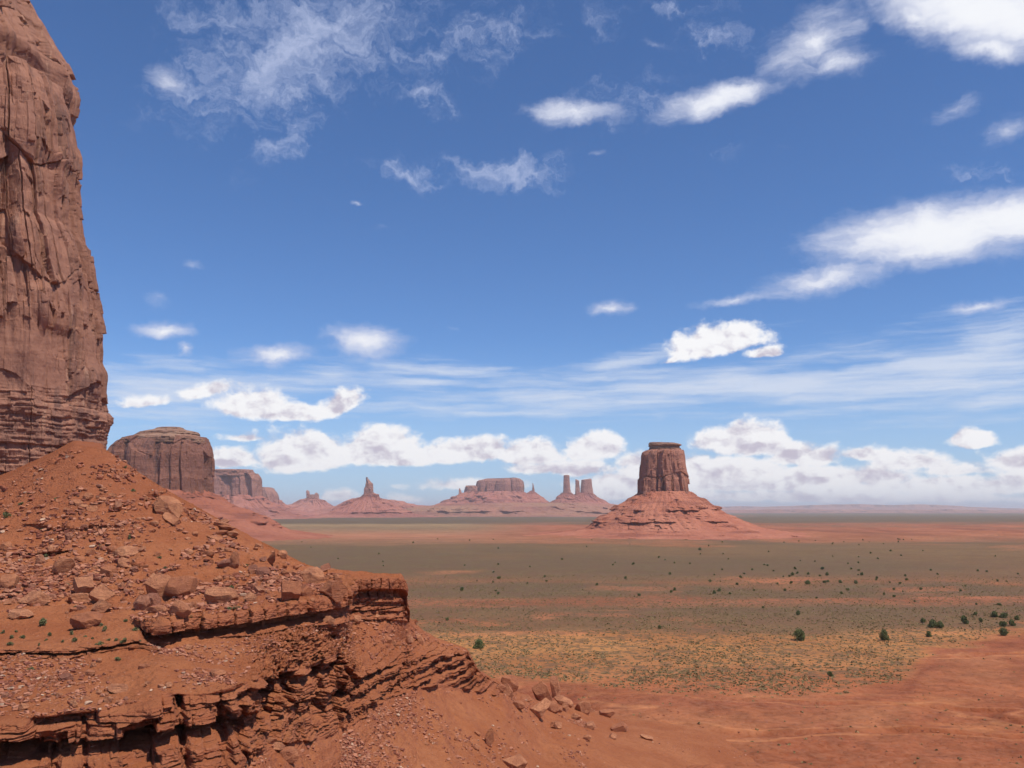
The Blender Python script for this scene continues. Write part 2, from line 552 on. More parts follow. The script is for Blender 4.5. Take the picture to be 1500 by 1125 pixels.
def mat_talus(name, A, B, C, unit):
    m, T = new_mat(name)
    geo = T.n('ShaderNodeNewGeometry')
    P = geo.outputs['Position']; nz = T.sep(geo.outputs['Normal'])[2]
    u = 1.0 / unit
    n1 = T.noise(P, 0.12 * u, 5, 0.6); n2 = T.noise(P, 1.3 * u, 7, 0.7)
    band = T.noise(T.mapping(P, (0.06 * u, 0.06 * u, 1.1 * u)), 1.0, 4, 0.6)
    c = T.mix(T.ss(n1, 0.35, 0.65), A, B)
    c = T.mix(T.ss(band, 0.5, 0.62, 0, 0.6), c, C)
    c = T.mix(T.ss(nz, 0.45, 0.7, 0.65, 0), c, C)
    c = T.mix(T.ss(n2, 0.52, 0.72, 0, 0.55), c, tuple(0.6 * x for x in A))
    principled(T, c, 0.96, bump(T, n2, 0.5 * unit, 0.8))
    return m


def mat_plain():
    m, T = new_mat('desert_plain')
    geo = T.n('ShaderNodeNewGeometry')
    P = geo.outputs['Position']
    soil = T.n('ShaderNodeAttribute', attribute_name='soil').outputs['Color']
    veg_shade = T.n('ShaderNodeAttribute', attribute_name='veg_shade').outputs['Fac']
    n1 = T.noise(P, 0.05, 5, 0.6); n2 = T.noise(P, 0.6, 6, 0.7)
    c = T.mix(T.ss(n2, 0.3, 0.75, 0.0, 0.45), soil, T.mix(0.5, soil, (0.62, 0.30, 0.17)))
    c = T.mix(T.ss(n1, 0.4, 0.65, 0, 0.35), c, T.vmath('SCALE', c, 0.72))
    # low growth between the shrubs: spots of several sizes, with cloud shade in the dark tone
    v1 = T.vor(P, 0.55, 'F1'); vid = T.sep(T.vor(P, 0.55, 'F1', 'Color'))
    v2 = T.vor(P, 0.17, 'F1')
    spot = T.ss(T.math('ADD', v1, T.math('MULTIPLY', T.math('SUBTRACT', n2, 0.5), 0.5)), 0.30, 0.46, 1, 0)
    spot2 = T.ss(T.math('ADD', v2, T.math('MULTIPLY', T.math('SUBTRACT', n2, 0.5), 0.7)), 0.26, 0.50, 1, 0)
    dens = T.math('MULTIPLY', T.math('MAXIMUM', spot, T.math('MULTIPLY', spot2, 0.8)), T.ss(veg_shade, 0.05, 0.6))
    dens = T.math('MAXIMUM', dens, T.ss(veg_shade, 0.42, 0.98))
    veg_shade_col = T.mix(vid[0], (0.094, 0.068, 0.032), (0.160, 0.112, 0.056))
    veg_shade_col = T.mix(T.ss(n1, 0.35, 0.65), veg_shade_col, (0.132, 0.080, 0.046))
    n0 = T.noise(T.mapping(P, (1, 1.6, 1)), 0.011, 8, 0.68)
    c = T.mix(T.ss(n0, 0.42, 0.60, 0, 0.55), c, T.vmath('MULTIPLY', c, (0.72, 0.60, 0.55)))
    c = T.mix(T.math('MULTIPLY', dens, 0.9), c, veg_shade_col)
    principled(T, c, 0.97, bump(T, T.math('ADD', n2, T.math('MULTIPLY', spot, 0.5)), 0.5, 0.6))
    return m


def mat_leaf(name, a, b):
    m, T = new_mat(name)
    P = T.n('ShaderNodeNewGeometry').outputs['Position']
    rnd = T.n('ShaderNodeNewGeometry').outputs['Random Per Island']
    c = T.mix(T.ss(rnd, 0.0, 1.0), a, b)
    c = T.mix(T.ss(T.noise(P, 0.8, 3), 0.4, 0.7, 0, 0.5), c, tuple(x * 0.6 for x in a))
    principled(T, c, 0.9)
    return m


SOIL_A, SOIL_B, SOIL_C = (0.340, 0.110, 0.044), (0.410, 0.150, 0.064), (0.265, 0.080, 0.034)
ROCK_A, ROCK_B = (0.300, 0.092, 0.042), (0.410, 0.148, 0.072)
M_NEAR, M_BOULDER, M_RUBBLE = mat_near(), mat_boulder(), mat_rubble()
M_BUTTE = mat_cliff('cliff_near', (0.275, 0.130, 0.090), (0.400, 0.195, 0.128), (0.160, 0.085, 0.068), 4.0, 0.55, pale=(0.50, 0.29, 0.19), desert=.85, bmp=.16)
M_PLAIN = mat_plain()
M_SAGE = mat_leaf('sage_leaves', (0.210, 0.155, 0.070), (0.360, 0.270, 0.130))
M_JUN = mat_leaf('juniper_leaves', (0.110, 0.130, 0.050), (0.200, 0.210, 0.085))
M_TUFT = mat_leaf('tuft_leaves', (0.120, 0.130, 0.055), (0.225, 0.220, 0.105))
mm, T_ = new_mat('bark'); principled(T_, (0.12, 0.08, 0.055)); M_BARK = mm


# ================================================================== the near spur: cliffs, bench and talus, lofted between traced lines
PXS = np.unique(np.concatenate([np.linspace(-110, 1330, 1060), np.linspace(495, 610, 150)]))

def line(tab):
    k = np.array(sorted(tab)); y = np.array([tab[i][0] for i in sorted(tab)], float); d = np.array([tab[i][1] for i in sorted(tab)], float)
    return np.interp(PXS, k, y), np.interp(PXS, k, d)

def L(*a):
    return {p[0]: (p[1], p[2]) for p in a}

L0 = L((-110,1195,53),(0,1195,55),(100,1195,56),(200,1195,58),(300,1195,59),(380,1195,64),(450,1195,72),(520,1195,80),(600,1195,86),(700,1195,93),(800,1195,102),(900,1195,108))
L1 = L((-110,1160,60),(0,1150,60.5),(100,1158,61),(200,1135,63),(300,1125,65.5),(350,1120,68),(380,1105,71),(400,1090,75),(450,1088,82),(480,1082,86),(520,1062,93),(545,1040,99),(560,1030,103),(600,1012,112),(640,1003,122),(690,1012,132),(740,1022,140),(800,1060,150),(900,1080,155))
L2 = L((-110,1045,62),(0,1045,62.5),(60,1052,62),(115,1045,63),(175,1035,64.5),(230,1018,66),(300,1018,67.5),(345,1008,69),(370,995,73),(400,985,80),(450,978,87),(480,962,91),(500,955,94),(520,985,98),(560,978,106),(600,968,116),(640,957,126),(685,955,136),(700,983,140),(740,1008,146),(800,1040,160),(900,1066,172))
L3 = L((-110,968,73),(0,962,74),(100,962,75),(200,945,77),(235,948,76),(300,982,72.5),(345,1000,71.5),(370,985,75.5),(400,965,82),(450,955,89),(480,945,93.5),(520,965,101),(560,962,109),(600,950,119),(640,945,130),(685,953,137),(700,982,141),(740,1007,147),(800,1037,162),(900,1060,178))
L4 = L((-110,955,73.6),(0,948,74.6),(100,950,75.6),(200,934,77.8),(235,948,77.6),(260,953,77),(300,965,76),(345,980,76),(370,965,79),(400,945,84),(450,930,91),(480,925,96),(520,945,106),(560,945,113),(600,930,124),(640,940,133),(685,951.5,138),(700,981.5,141.5),(740,1006.5,148),(800,1036,163),(900,1058,181))
L5 = L((-110,918,86),(0,914,88),(100,912,89),(190,914,85),(205,925,82.2),(212,942,81.2),(235,946,80.0),(260,941,81.8),(300,938,83.4),(350,932,86),(400,924,88.8),(450,916,93.6),(500,912,99.4),(508,910,103),(518,906,115.2),(560,908,118),(590,909,121),(598,910,126),(620,925,130),(640,937,134),(685,951,138.4),(700,981,142),(740,1006,148.5),(800,1035,164),(900,1057,183))
L6 = L((-110,908,90),(0,904,91),(100,904,91),(190,909,86),(205,908,83.2),(235,912,80.5),(260,905,82.3),(300,902,84),(400,886,89.5),(450,877,94.5),(500,868,100.5),(510,862,104.5),(518,848,115.6),(560,846,118.6),(588,846,121.6),(593,852,123.5),(598,907,126.5),(620,924,130.4),(640,936,134.4),(685,950.5,138.6),(700,980.7,142.3),(740,1005.5,149),(800,1034,165),(900,1056,184))
L7 = L((-110,885,97),(0,882,98),(100,885,98),(200,885,97),(300,880,97),(400,868,100),(450,860,104),(500,850,110),(518,843,121),(588,842.5,124),(593,850,125),(598,905.5,127),(620,923.5,130.7),(640,935.5,134.7),(685,950.2,138.8),(700,980.4,142.6),(740,1005,149.6),(800,1033,166),(900,1055,186))
L8 = L((-110,812,112),(0,805,113),(100,800,114),(200,795,115),(300,815,113),(350,825,113),(400,833,114),(450,846,116),(500,842,119),(518,840.5,124.5),(588,841,125.5),(593,849,126),(598,904.5,127.5),(620,923.2,130.9),(640,934.8,135),(685,949.8,138.9),(700,980.2,142.8),(740,1004.6,150),(800,1032,167),(900,1053,188))
L9 = L((-110,735,132),(0,706,136),(50,682,137),(110,652,138),(155,659,138),(200,690,137),(240,715,136),(300,748,134),(340,771,132),(365,785,131),(400,802,129),(440,822,127),(470,834,126.5),(500,837,126),(588,839.5,127),(593,848,127.5),(599,903,128),(620,923,131),(640,934,135.5),(685,949,139),(690,960,140),(700,980,143),(720,997,146),(740,1004,151),(800,1031,168),(850,1038,196),(900,1051,190))
LINES = [line(t) for t in (L0, L1, L2, L3, L4, L5, L6, L7, L8, L9)]
ROWS = [120, 210, 110, 44, 110, 90, 60, 80, 95]

def smooth1(a, k=5):
    w = np.ones(k) / k
    return np.convolve(np.pad(a, k // 2, mode='edge'), w, mode='valid')


def build_spur():
    pts = []
    for y, d in LINES:
        y = smooth1(y, 7); d = smooth1(d, 7)
        X, Y, Z = U(PXS, y, d)
        pts.append(np.stack([X, Y, Z], -1))
    # past the toe of the slope everything dips under the plain
    for p in pts:
        w = sstep(PXS, 820, 1290)
        p[:, 2] = p[:, 2] * (1 - w) - 3.0 * w
    # behind the crest: fall away to the plain (under the butte it stays high)
    X, Y, Z = pts[-1].T
    drop = np.interp(PXS, [-110, 150, 190, 600, 640, 850, 1340], [-2, -2, 9, 12, 9, 2.5, 3])
    B1 = np.stack([X * (1 + 14 / Y), Y + 14, Z - drop], -1)
    B2 = np.stack([X * (1 + 60 / Y), Y + 60, np.where(PXS < 150, Z - 2, np.minimum(Z - drop * 2.2, -4))], -1)
    B2[:, 2] = np.where(PXS < 190, Z - 3, np.minimum(Z - drop * 3.5, -3))
    B3 = np.stack([X * (1 + 110 / Y), Y + 110, np.full_like(X, -6)], -1)
    rows = []; kind = []; tpar = []
    for i in range(len(pts) - 1):
        n = ROWS[i]
        t = np.linspace(0, 1, n, endpoint=False)
        for tt in t:
            rows.append(pts[i] * (1 - tt) + pts[i + 1] * tt); kind.append(i); tpar.append(tt)
    seq = [pts[-1], B1, B2, B3]
    for i in range(3):
        for tt in np.linspace(0, 1, 14, endpoint=(i == 2)):
            rows.append(seq[i] * (1 - tt) + seq[i + 1] * tt); kind.append(9 + i); tpar.append(tt)
    G = np.array(rows)                       # (nr, nc, 3)
    kind = np.array(kind)[:, None]; tp = np.array(tpar)[:, None]
    X, Y, Z = G[..., 0], G[..., 1], G[..., 2]
    px = np.broadcast_to(PXS[None, :], X.shape)
    # ---- masks
    left = lambda a, b: 1 - sstep(px, a, b)
    right = lambda a, b: sstep(px, a, b)
    edge = lambda t: sstep(t, 0.0, 0.06) * (1 - sstep(t, 0.94, 1.0))
    M1 = (kind == 1) * left(700, 790)
    M3 = (kind == 3) * left(215, 250)
    M5 = (kind == 5) * right(195, 215) * left(594, 601)
    rock = np.clip(M1 + M3 + M5, 0, 1)
    # flaky bedded ground between the cap ledge and the cliff
    flaky = ((kind == 2) | (kind == 3) | (kind == 4)) * right(330, 400) * left(500, 545) * (1 - M3)
    flaky2 = ((kind == 2) | (kind == 3)) * right(520, 570) * left(680, 740)
    # ---- outward horizontal direction from the smoothed base sheet
    n = grid_normals(X, Y, Z)
    n = n * np.sign(n[..., 2:3] + 1e-6)
    hx, hy = n[..., 0].copy(), n[..., 1].copy()
    # use a blend of the sheet's own direction and 'towards the valley'
    rx, ry = -X / np.hypot(X, Y), -Y / np.hypot(X, Y)
    hx = hx * 0.6 + rx; hy = hy * 0.6 + ry
    hl = np.hypot(hx, hy) + 1e-6; hx /= hl; hy /= hl
    xs, ys, zs = X.astype(np.float32), Y.astype(np.float32), Z.astype(np.float32)
    wx = xs + 1.2 * fbm(xs * .25, ys * .25, zs * .25, 3, 5); wy = ys + 1.2 * fbm(xs * .25, ys * .25, zs * .25, 3, 6)
    wz = zs + 0.18 * fbm(xs * .05, ys * .05, zs * .05, 2, 8) + .03 * fbm(xs * .8, ys * .8, zs * .8, 3, 10)
    out = np.zeros_like(xs); up = np.zeros_like(xs)
    # big buttresses and alcoves along the cliff
    big = fbm(xs * .16, ys * .16, zs * 0.03, 3, 21)
    def arc(i):
        p = pts[i]; return np.concatenate([[0], np.cumsum(np.hypot(np.diff(p[:, 0]), np.diff(p[:, 1])))])
    S2 = np.broadcast_to(arc(2)[None, :], X.shape).astype(np.float32) + .22 * fbm(xs * .5, ys * .5, zs * .5, 3, 9); S6 = np.broadcast_to(arc(6)[None, :], X.shape).astype(np.float32)
    f3, e3, c3 = worley(wx * 2.2, wy * 2.2, wz * 3.4, 51)          # small chips
    b1, z1, g1, q1, t1 = brick(S2, wz, 1.45, 3.1, 31, .1)                  # large blocks
    b2, z2, g2, q2, t2 = brick(S2, wz, .58, 1.25, 41, .1)                   # beds
    b3, z3, g3, q3, t3 = brick(S2, wz, .20, .5, 55)                    # thin plates
    c1, c2 = b1, b2
    rough = fbm(xs * 1.3, ys * 1.3, zs * 1.6, 5, 63)
    bed = (q2 - .5) * 2
    onb = sstep(fbm(xs * .22, ys * .22, zs * .25, 3, 65), -.35, .1)  # where the joints stand out; elsewhere crumbly
    slot = (1 - sstep(z2, .10, .30)) * sstep(_h(np.floor(wz / .58).astype(np.int64), np.floor(S2 / 6).astype(np.int64), np.zeros(1, np.int64), 77), .25, .45)
    slot3 = (1 - sstep(z3, .12, .35))
    chunk = .35 + .65 * right(335, 385)
    cliff = 1.4 * big + (1.9 - .7 * chunk) * (b1 - .5) + (1.5 - .6 * chunk) * t1 + (.25 + .75 * onb) * (.60 * (b2 - .5) + .45 * t2 + chunk * (.42 * bed - .95 * slot)) + chunk * (.22 * (b3 - .5) + .25 * t3 - .16 * slot3) + .18 * (c3 - .5) - .40 * (1 - sstep(g1, 0, .10)) + .40 * rough
    # the front cliff: a projecting cap, an undercut below it, a rubbly foot
    t = np.broadcast_to(tp, X.shape)
    capP = np.interp(t, [0, .15, .33, .42, .48, .54, .58, .63, .80, .9, 1.0], [1.7, 1.3, .7, -.5, -1.5, -1.6, -.7, 1.0, 1.1, .6, 0])
    lf = left(335, 380)
    bast = np.interp(t, [0, .1, .2, .3, .35, .5, .55, .6, .74, .78, .86, .93, 1.0], [.9, .5, .1, .2, -.45, -.4, .3, .25, .1, -.9, -.8, .7, .2])
    prof = capP * lf + bast * (1 - lf) * left(520, 560) + 0.55 * np.clip(2.2 * np.sin(wz * 5.2 + .8 * big), -1, 1) * right(510, 550) * left(700, 760)
    vary = 0.7 + 0.9 * np.clip(fbm(xs * .3, ys * .3, zs * 0, 2, 71) + .3, -.3, 1)
    out += M1 * edge(t) * (cliff * (0.95 * left(500, 600) + 0.62 * right(500, 600)) + prof * vary)
    # alcoves and joints opened wide in the front wall
    for c_, w_, t0, t1_, dp in ((203, 27, .12, .80, 2.4), (28, 34, .3, .74, 2.0), (325, 12, .1, .88, 2.2), (396, 12, .35, .95, 2.6), (424, 8, .5, .98, 2.2), (470, 9, .2, .9, 1.6), (124, 6, .15, .92, 1.3), (262, 7, .2, .97, 1.6), (352, 7, .0, .9, 1.8), (90, 9, .4, .8, 1.2), (500, 7, .2, .95, 1.6), (585, 8, .1, .7, 1.0), (640, 10, .2, .7, 1.0)):
        wb = px + 5 * rough + 9 * (b2 - .5)
        out -= M1 * .8 * dp * sstep(w_ - np.abs(wb - c_), 0, 3) * sstep(t, t0, t0 + .06) * (1 - sstep(t, t1_ - .05, t1_))
    # vertical gullies where the cliff folds back
    gl = 1 - sstep(np.abs(fbm(S2 * .16, zs * .03, zs * 0, 2, 73)), .0, .09)
    out -= M1 * edge(t) * 1.5 * gl * left(520, 600)
    # rim wobble so edges are not ruled lines
    rimw = 0.9 * fbm(xs * .5, ys * .5, xs * 0, 4, 81) + .7 * (b1 - .5)
    out += (M1 > 0) * rimw * 0.8 * sstep(t, .5, 1) + ((kind == 2) & (px < 790)) * rimw * 0.8 * (1 - sstep(t, 0, .15))
    # low left ledge
    p3 = np.interp(t, [0, .25, .45, .55, .85, 1], [.5, -.2, -.5, .45, .5, .1])
    out += M3 * (p3 * vary + 0.5 * (b2 - .5) + .4 * (c3 - .5) + .3 * big + .4 * rough)
    # cap ledge: blocks with gaps, undercut below
    b4, z4, g4, q4, t4 = brick(S6 + .4 * rough, wz * 0 + .5, 1.0, 1.35, 91)
    p5 = np.interp(t, [0, .10, .22, .42, .47, .52, .8, .93, 1], [.5, -.1, -1.3, -1.5, -.6, .75, .85, .75, 0.5])
    capb = 0.65 * (b4 - .5) + .6 * t4 - 0.6 * (1 - sstep(g4, 0, .09)) + .16 * (c3 - .5) + .35 * rough
    lowb = 0.30 * bed + .45 * (b2 - .5) + .2 * (c3 - .5) + .3 * rough - .55 * slot
    pp = right(512, 518)
    p6 = np.interp(t, [0, .12, .3, .5, .64, .69, .74, .9, 1], [.5, .1, -.25, -.45, -1.2, -.6, .85, .85, .65]) + .22 * np.sign(np.sin(t * 30)) * (t < .62)
    p5 = p5 * (1 - pp) + p6 * pp
    out += M5 * (p5 * (0.75 + .5 * b4) + capb * sstep(t, .45, .52) * (1 - sstep(t, .95, 1) * .5) + lowb * (1 - sstep(t, .45, .52)) + .6 * big * (px < 500))
    out += ((kind == 6) & (px > 200) & (px < 594)) * (1 - sstep(t, 0, .16)) * (capb * .5 + .5)
    up += ((kind == 6) & (px > 200) & (px < 594)) * (1 - sstep(t, 0, .3)) * (.35 * (b4 - .5) - .25 * (1 - sstep(g4, 0, .12)))
    # flaky beds: many small steps
    out += flaky * (.5 * bed + .9 * (b2 - .5) + .5 * t2 + .5 * (b3 - .5) + .35 * t3 + .2 * (c3 - .5) + .8 * (b1 - .5) + .45 * rough - .75 * slot * onb - .22 * slot3)
    up += flaky * (.28 * (b3 - .5) + .22 * (c3 - .5))
    out += flaky2 * (.3 * bed + .4 * (b2 - .5) + .2 * rough - .5 * slot); up += flaky2 * .15 * (c3 - .5)
    # a thin dark ledge high on the left of the slope
    p7 = np.interp(t, [.80, .86, .90, .925, .97, 1], [0, -.7, -.9, .75, .7, .1])
    out += (kind == 7) * left(88, 112) * (p7 * vary + .4 * (b2 - .5) * (t > .85))
    # gentle ground everywhere
    soft = 1 - np.clip(rock, 0, 1)
    nearp = np.clip((px - 820) / 100, 0, 1)
    g = 0.55 * fbm(xs * .13, ys * .13, zs * 0, 3, 101) + 0.22 * fbm(xs * .6, ys * .6, zs * 0, 4, 102) + 0.08 * fbm(xs * 3, ys * 3, zs * 0, 3, 103)
    up += soft * g * (1 - .55 * nearp) * np.where(kind >= 9, 0.4, 1.0)
    # rills down the talus
    s_ = (kind == 7) | (kind == 8)
    ang = np.arctan2(xs + 16, ys - 150) * 22
    ril = 1 - np.abs(fbm(ang, ys * .04, zs * .05, 3, 111)) * 2
    up += s_ * (px < 480) * (-0.55) * ril
    up += s_ * (px < 590) * (.55 * fbm(xs * .28, ys * .28, zs * 0, 3, 113) + .30 * np.clip(fbm(xs * .9, ys * .9, zs * .5, 3, 114), 0, 1))
    r0 = (kind == 0) * left(820, 900)
    ril2 = 1 - np.abs(fbm(xs * .35 + ys * .1, ys * .08, zs * .0, 3, 112)) * 2
    up += r0 * (-0.30) * ril2
    # a few thin ledges crossing the slopes
    led = sstep(vnoise(xs * .02, ys * .02, wz * .62, 121), .25, .42) * sstep(fbm(xs * .10, ys * .10, zs * .12, 3, 122), -.05, .15)
    out += s_ * (px < 420) * led * (0.9 + .7 * (c2 - .5) + .4 * rough)
    out += r0 * led * .35
    # scattered stones baked into the rough ground (small ones only)
    st = sstep(.42 - f3, .05, .25) * (c3 > .55)
    patch = sstep(fbm(xs * .12, ys * .12, zs * .1, 3, 131), -.2, .25)
    up += soft * patch * st * .16 * (1 - .8 * nearp)
    X = X + hx * out; Y = Y + hy * out; Z = Z + up
    V = np.stack([X, Y, Z], -1)
    rk = np.clip(rock + .7 * flaky + .35 * flaky2 + .3 * s_ * led, 0, 1)
    o = mesh_np('rocky_hill', V.reshape(-1, 3), grid_faces(*X.shape), M_NEAR, attrs={'rock': ('F', rk.ravel())})
    tag(o, kind='structure')
    qx, qy = proj(X, Y, Z)
    return V, qx, qy, kind[:, 0]


SPUR, SQX, SQY, SKIND = build_spur()
_vis = np.array([k <= 8 for k in SKIND])
_VX, _VY, _V3 = SQX[_vis][::2].ravel(), SQY[_vis][::2].ravel(), SPUR[_vis][::2].reshape(-1, 3)

# coarse lookup buckets: pixel -> nearest visible point of the spur
_key = (np.floor(_VX / 6).astype(int) * 4096 + np.floor(_VY / 6).astype(int))
_ord = np.argsort(_key); _ks = _key[_ord]

def on_spur(px, py):
    best = None
    for dx in (-1, 0, 1):
        for dy in (-1, 0, 1):
            k = (int(math.floor(px / 6)) + dx) * 4096 + int(math.floor(py / 6)) + dy
            a, b = np.searchsorted(_ks, k), np.searchsorted(_ks, k + 1)
            if b > a:
                idx = _ord[a:b]
                s = (_VX[idx] - px) ** 2 + (_VY[idx] - py) ** 2
                # nearest in the picture, and the closest to the eye of those
                m = s < s.min() + 3
                j = idx[m][np.argmin(_V3[idx[m], 1])]
                if best is None or s.min() < best[0]:
                    best = (s.min(), _V3[j])
    return None if best is None or best[0] > 60 else best[1]


# ================================================================== the plain
def plain_py(d):
    x, y = proj(0 * d, d, 0 * d)
    return y

def bare_edge(px):
    return np.interp(px, [560, 700, 850, 1000, 1150, 1260, 1320, 1350, 1380, 1420, 1500, 1700], [985, 985, 1008, 1016, 1020, 1014, 996, 968, 946, 936, 922, 900])

def plain_paint(px, py, x, y):
    """soil colour and plant cover from where the ground is, cloud shade painted into both"""
    n = fbm(x * .012, y * .012, x * 0, 4, 201); n2 = fbm(x * .05, y * .05, x * 0, 3, 202)
    nb = fbm(px * .006, (py) * .08, x * 0, 4, 203)
    q = py + n * np.clip((py - 748) * .07, .5, 8) + nb * np.clip((py - 748) * .05, .3, 6)
    ks = [748, 752, 757, 764, 767, 771, 781, 793, 798, 806, 830, 848, 853, 860, 872, 877, 884, 892, 920, 932, 950, 990, 1012, 1125]
    R = [lin(150,140,135), lin(125,125,112), lin(112,114,98), lin(118,110,92), lin(175,112,88), lin(182,112,88), lin(180,112,88), lin(178,116,88), lin(150,112,80), lin(150,118,82), lin(152,108,76), lin(165,108,74), lin(178,108,74), lin(150,104,76), lin(150,102,74), lin(166,100,72), lin(160,100,72), lin(150,104,76), lin(165,112,76), lin(202,138,86), lin(202,140,86), lin(192,122,78), lin(185,108,72), lin(178,100,68)]
    V = [.5, .6, .8, .8, .35, .12, .15, .25, .75, .8, .82, .66, .62, .84, .84, .5, .5, .84, .8, .58, .58, .6, .45, .3]  # mid-plain cover raised to paint in cloud shade along with scrub
    R = np.array(R) * np.array([.80, .78, .66])
    col = np.stack([np.interp(q, ks, R[:, i]) for i in range(3)], -1)
    veg_shade = np.interp(q, ks, V)
    patch = fbm(x * .006, y * .003, x * 0, 5, 206)
    col = col * (1 + .22 * patch[..., None])
    hz = sstep(py, 762, 768) * (1 - sstep(py, 792, 800))
    ht = fbm(x * .02, y * .005, x * 0, 5, 221); ht2 = fbm(x * .004, y * .003, x * 0, 4, 222)
    col = col * (1 + hz * (.55 * ht + .35 * ht2))[..., None]
    veg_shade = veg_shade + hz * (.9 * np.clip(ht2 + .1, 0, 1) + .5 * np.clip(ht, 0, 1))
    veg_shade = veg_shade + .35 * patch * (veg_shade > .35)
    # west side: green further out, with a cloud-shadow strip painted dark into soil and cover
    w = 1 - sstep(px, 640, 820)
    q2 = [748, 757, 766, 769, 774, 785, 790, 800]
    colw = np.stack([np.interp(q, q2, np.array([lin(140,128,120), lin(95,98,86), lin(92,90,76), lin(165,140,100), lin(150,125,92), lin(175,118,88), lin(160,110,80), lin(140,110,80)])[:, i]) for i in range(3)], -1)
    veg_shade_w = np.interp(q, q2, [.6, .9, .95, .45, .6, .2, .5, .8])
    far = 1 - sstep(q, 792, 802)
    col = col * (1 - (w * far)[..., None]) + colw * (w * far)[..., None]
    veg_shade = veg_shade * (1 - w * far) + veg_shade_w * w * far
    # tawny grass patch and the bare red wash
    e = bare_edge(px) + 7 * n2 + 5 * nb
    bare = sstep(py + 22 * fbm(x * .11, y * .11, x * 0, 4, 207), e - 14, e + 14)
    sw = fbm(x * .02 + 3, y * .035, x * 0, 5, 204)
    sw2 = np.abs(fbm(x * .012, y * .03, x * 0, 4, 205))
    wc = np.zeros(col.shape); A, B, C = np.array(lin(156, 90, 56)), np.array(lin(178, 116, 74)), np.array(lin(136, 74, 46))
    f = sstep(sw, -.3, .35)[..., None]; wc = C * (1 - f) + A * f
    f2 = (1 - sstep(sw2, .01, .09))[..., None]
    wc = wc * (1 - .4 * f2) + B * .4 * f2
    chan = np.exp(-((py - e - 18 - 9 * n2) / 10) ** 2) * .55          # the darker channel that follows the scrub's edge
    wc = wc * (1 - chan[..., None]) + np.array(lin(128, 66, 44)) * chan[..., None]
    fan = sstep(fbm(x * .03, y * .02, x * 0, 4, 208), .05, .3) * np.exp(-((py - e - 50) / 28) ** 2) * .3
    wc = wc * (1 - fan[..., None]) + np.array(lin(204, 138, 92)) * fan[..., None]
    dr = (1 - sstep(np.abs(fbm(x * .014 + y * .004, y * .03, x * 0, 4, 231)), .015, .06)) * .45
    wc = wc * (1 - dr[..., None]) + np.array(lin(132, 68, 44)) * dr[..., None]
    bk = (1 - sstep(np.abs(np.abs(fbm(x * .014 + y * .004, y * .03, x * 0, 4, 231)) - .10), .0, .03)) * .45
    wc = wc * (1 - bk[..., None]) + np.array(lin(196, 130, 84)) * bk[..., None]
    wc = wc * (1 + .35 * fbm(x * .35, y * .35, x * 0, 4, 209))[..., None]
    col = col * (1 - bare[..., None]) + wc * bare[..., None]
    veg_shade = veg_shade * (1 - bare) + .04 * bare
    # long streaks of open sand
    stv = sstep(nb, .25, .5) * (py > 796) * (py < 935)
    col = col * (1 - .35 * stv[..., None]) + np.array(lin(190, 112, 78)) * .35 * stv[..., None]
    veg_shade = veg_shade * (1 - .35 * stv)
    return col, np.clip(veg_shade, 0, 1.0), bare


def plain_height(x, y):
    r = np.hypot(x, y)
    h = 0.5 * fbm(x * .02, y * .02, x * 0, 3, 211) + 0.12 * fbm(x * .15, y * .15, x * 0, 3, 212)
    px, py = proj(x, y, 0 * x)
    hum = sstep(py, 766, 771) * (1 - sstep(py, 786, 794)) * sstep(px, 640, 900)
    h = h + hum * (1.2 + 3.4 * np.abs(fbm(x * .012, y * .02, x * 0, 5, 213)) + 2.2 * sstep(fbm(x * .006, y * .012, x * 0, 3, 214), .0, .2))
    near = 1 - sstep(r, 180, 300)
    rt = sstep(px, 950, 1150)
    h = h + near * rt * (0.9 * fbm(x * .05, y * .05, x * 0, 3, 215))
    h = h + 9.6 * np.exp(-(((x - 33) / 19) ** 2 + ((y - 129) / 13) ** 2) ** 1.5) * (1 + .12 * fbm(x * .15, y * .15, x * 0, 4, 218))
    low = (sstep(py, 796, 800) * (1 - sstep(py, 930, 1000)))
    h = h + low * 1.0 * fbm(x * .004, y * .02, x * 0, 3, 216)
    e_ = bare_edge(px); wsh = sstep(py, e_, e_ + 25)
    h = h - wsh * .9 * (1 - sstep(np.abs(fbm(x * .014 + y * .004, y * .03, x * 0, 4, 231)), .0, .07)) + wsh * .25 * fbm(x * .3, y * .3, x * 0, 4, 232)
    far = sstep(r, 3000, 6000) * (1 - sstep(r, 20000, 30000))
    h = h + far * 7 * np.abs(fbm(x * .0006, y * .0012, x * 0, 4, 217))
    return h


def build_plain():
    py = np.concatenate([np.linspace(1560, 1182, 90), np.linspace(1180, 800, 470), np.linspace(799.4, 760, 110), np.linspace(759.7, 750, 44)])
    a = np.tan(np.arctan((py - CY) / F) - PITCH)      # tangent of the angle below level
    d = H / a
    d = np.concatenate([[-400, -50, 60], d[d < 60000], [60000, 90000]])
    u = np.concatenate([np.linspace(-3, -.75, 20)[:-1], np.linspace(-.75, .75, 900), np.linspace(.75, 3, 20)[1:]])
    Y = np.repeat(d[:, None], len(u), 1)
    X = np.maximum(np.abs(Y), 150) * u[None, :]
    Z = plain_height(X, np.maximum(Y, 10))
    Z[:3] = -1.0
    pxg, pyg = proj(X, np.maximum(Y, 60), 0 * X)
    col, veg_shade, bare = plain_paint(pxg, pyg, X, Y)
    c4 = np.concatenate([col, np.ones(col.shape[:2] + (1,))], -1)
    o = mesh_np('desert_ground', np.stack([X, Y, Z], -1).reshape(-1, 3), grid_faces(*X.shape), M_PLAIN, attrs={'soil': ('C', c4.reshape(-1, 4)), 'veg_shade': ('F', veg_shade.ravel())})  # soil colour has the cloud shade painted in too
    tag(o, kind='structure')


build_plain()


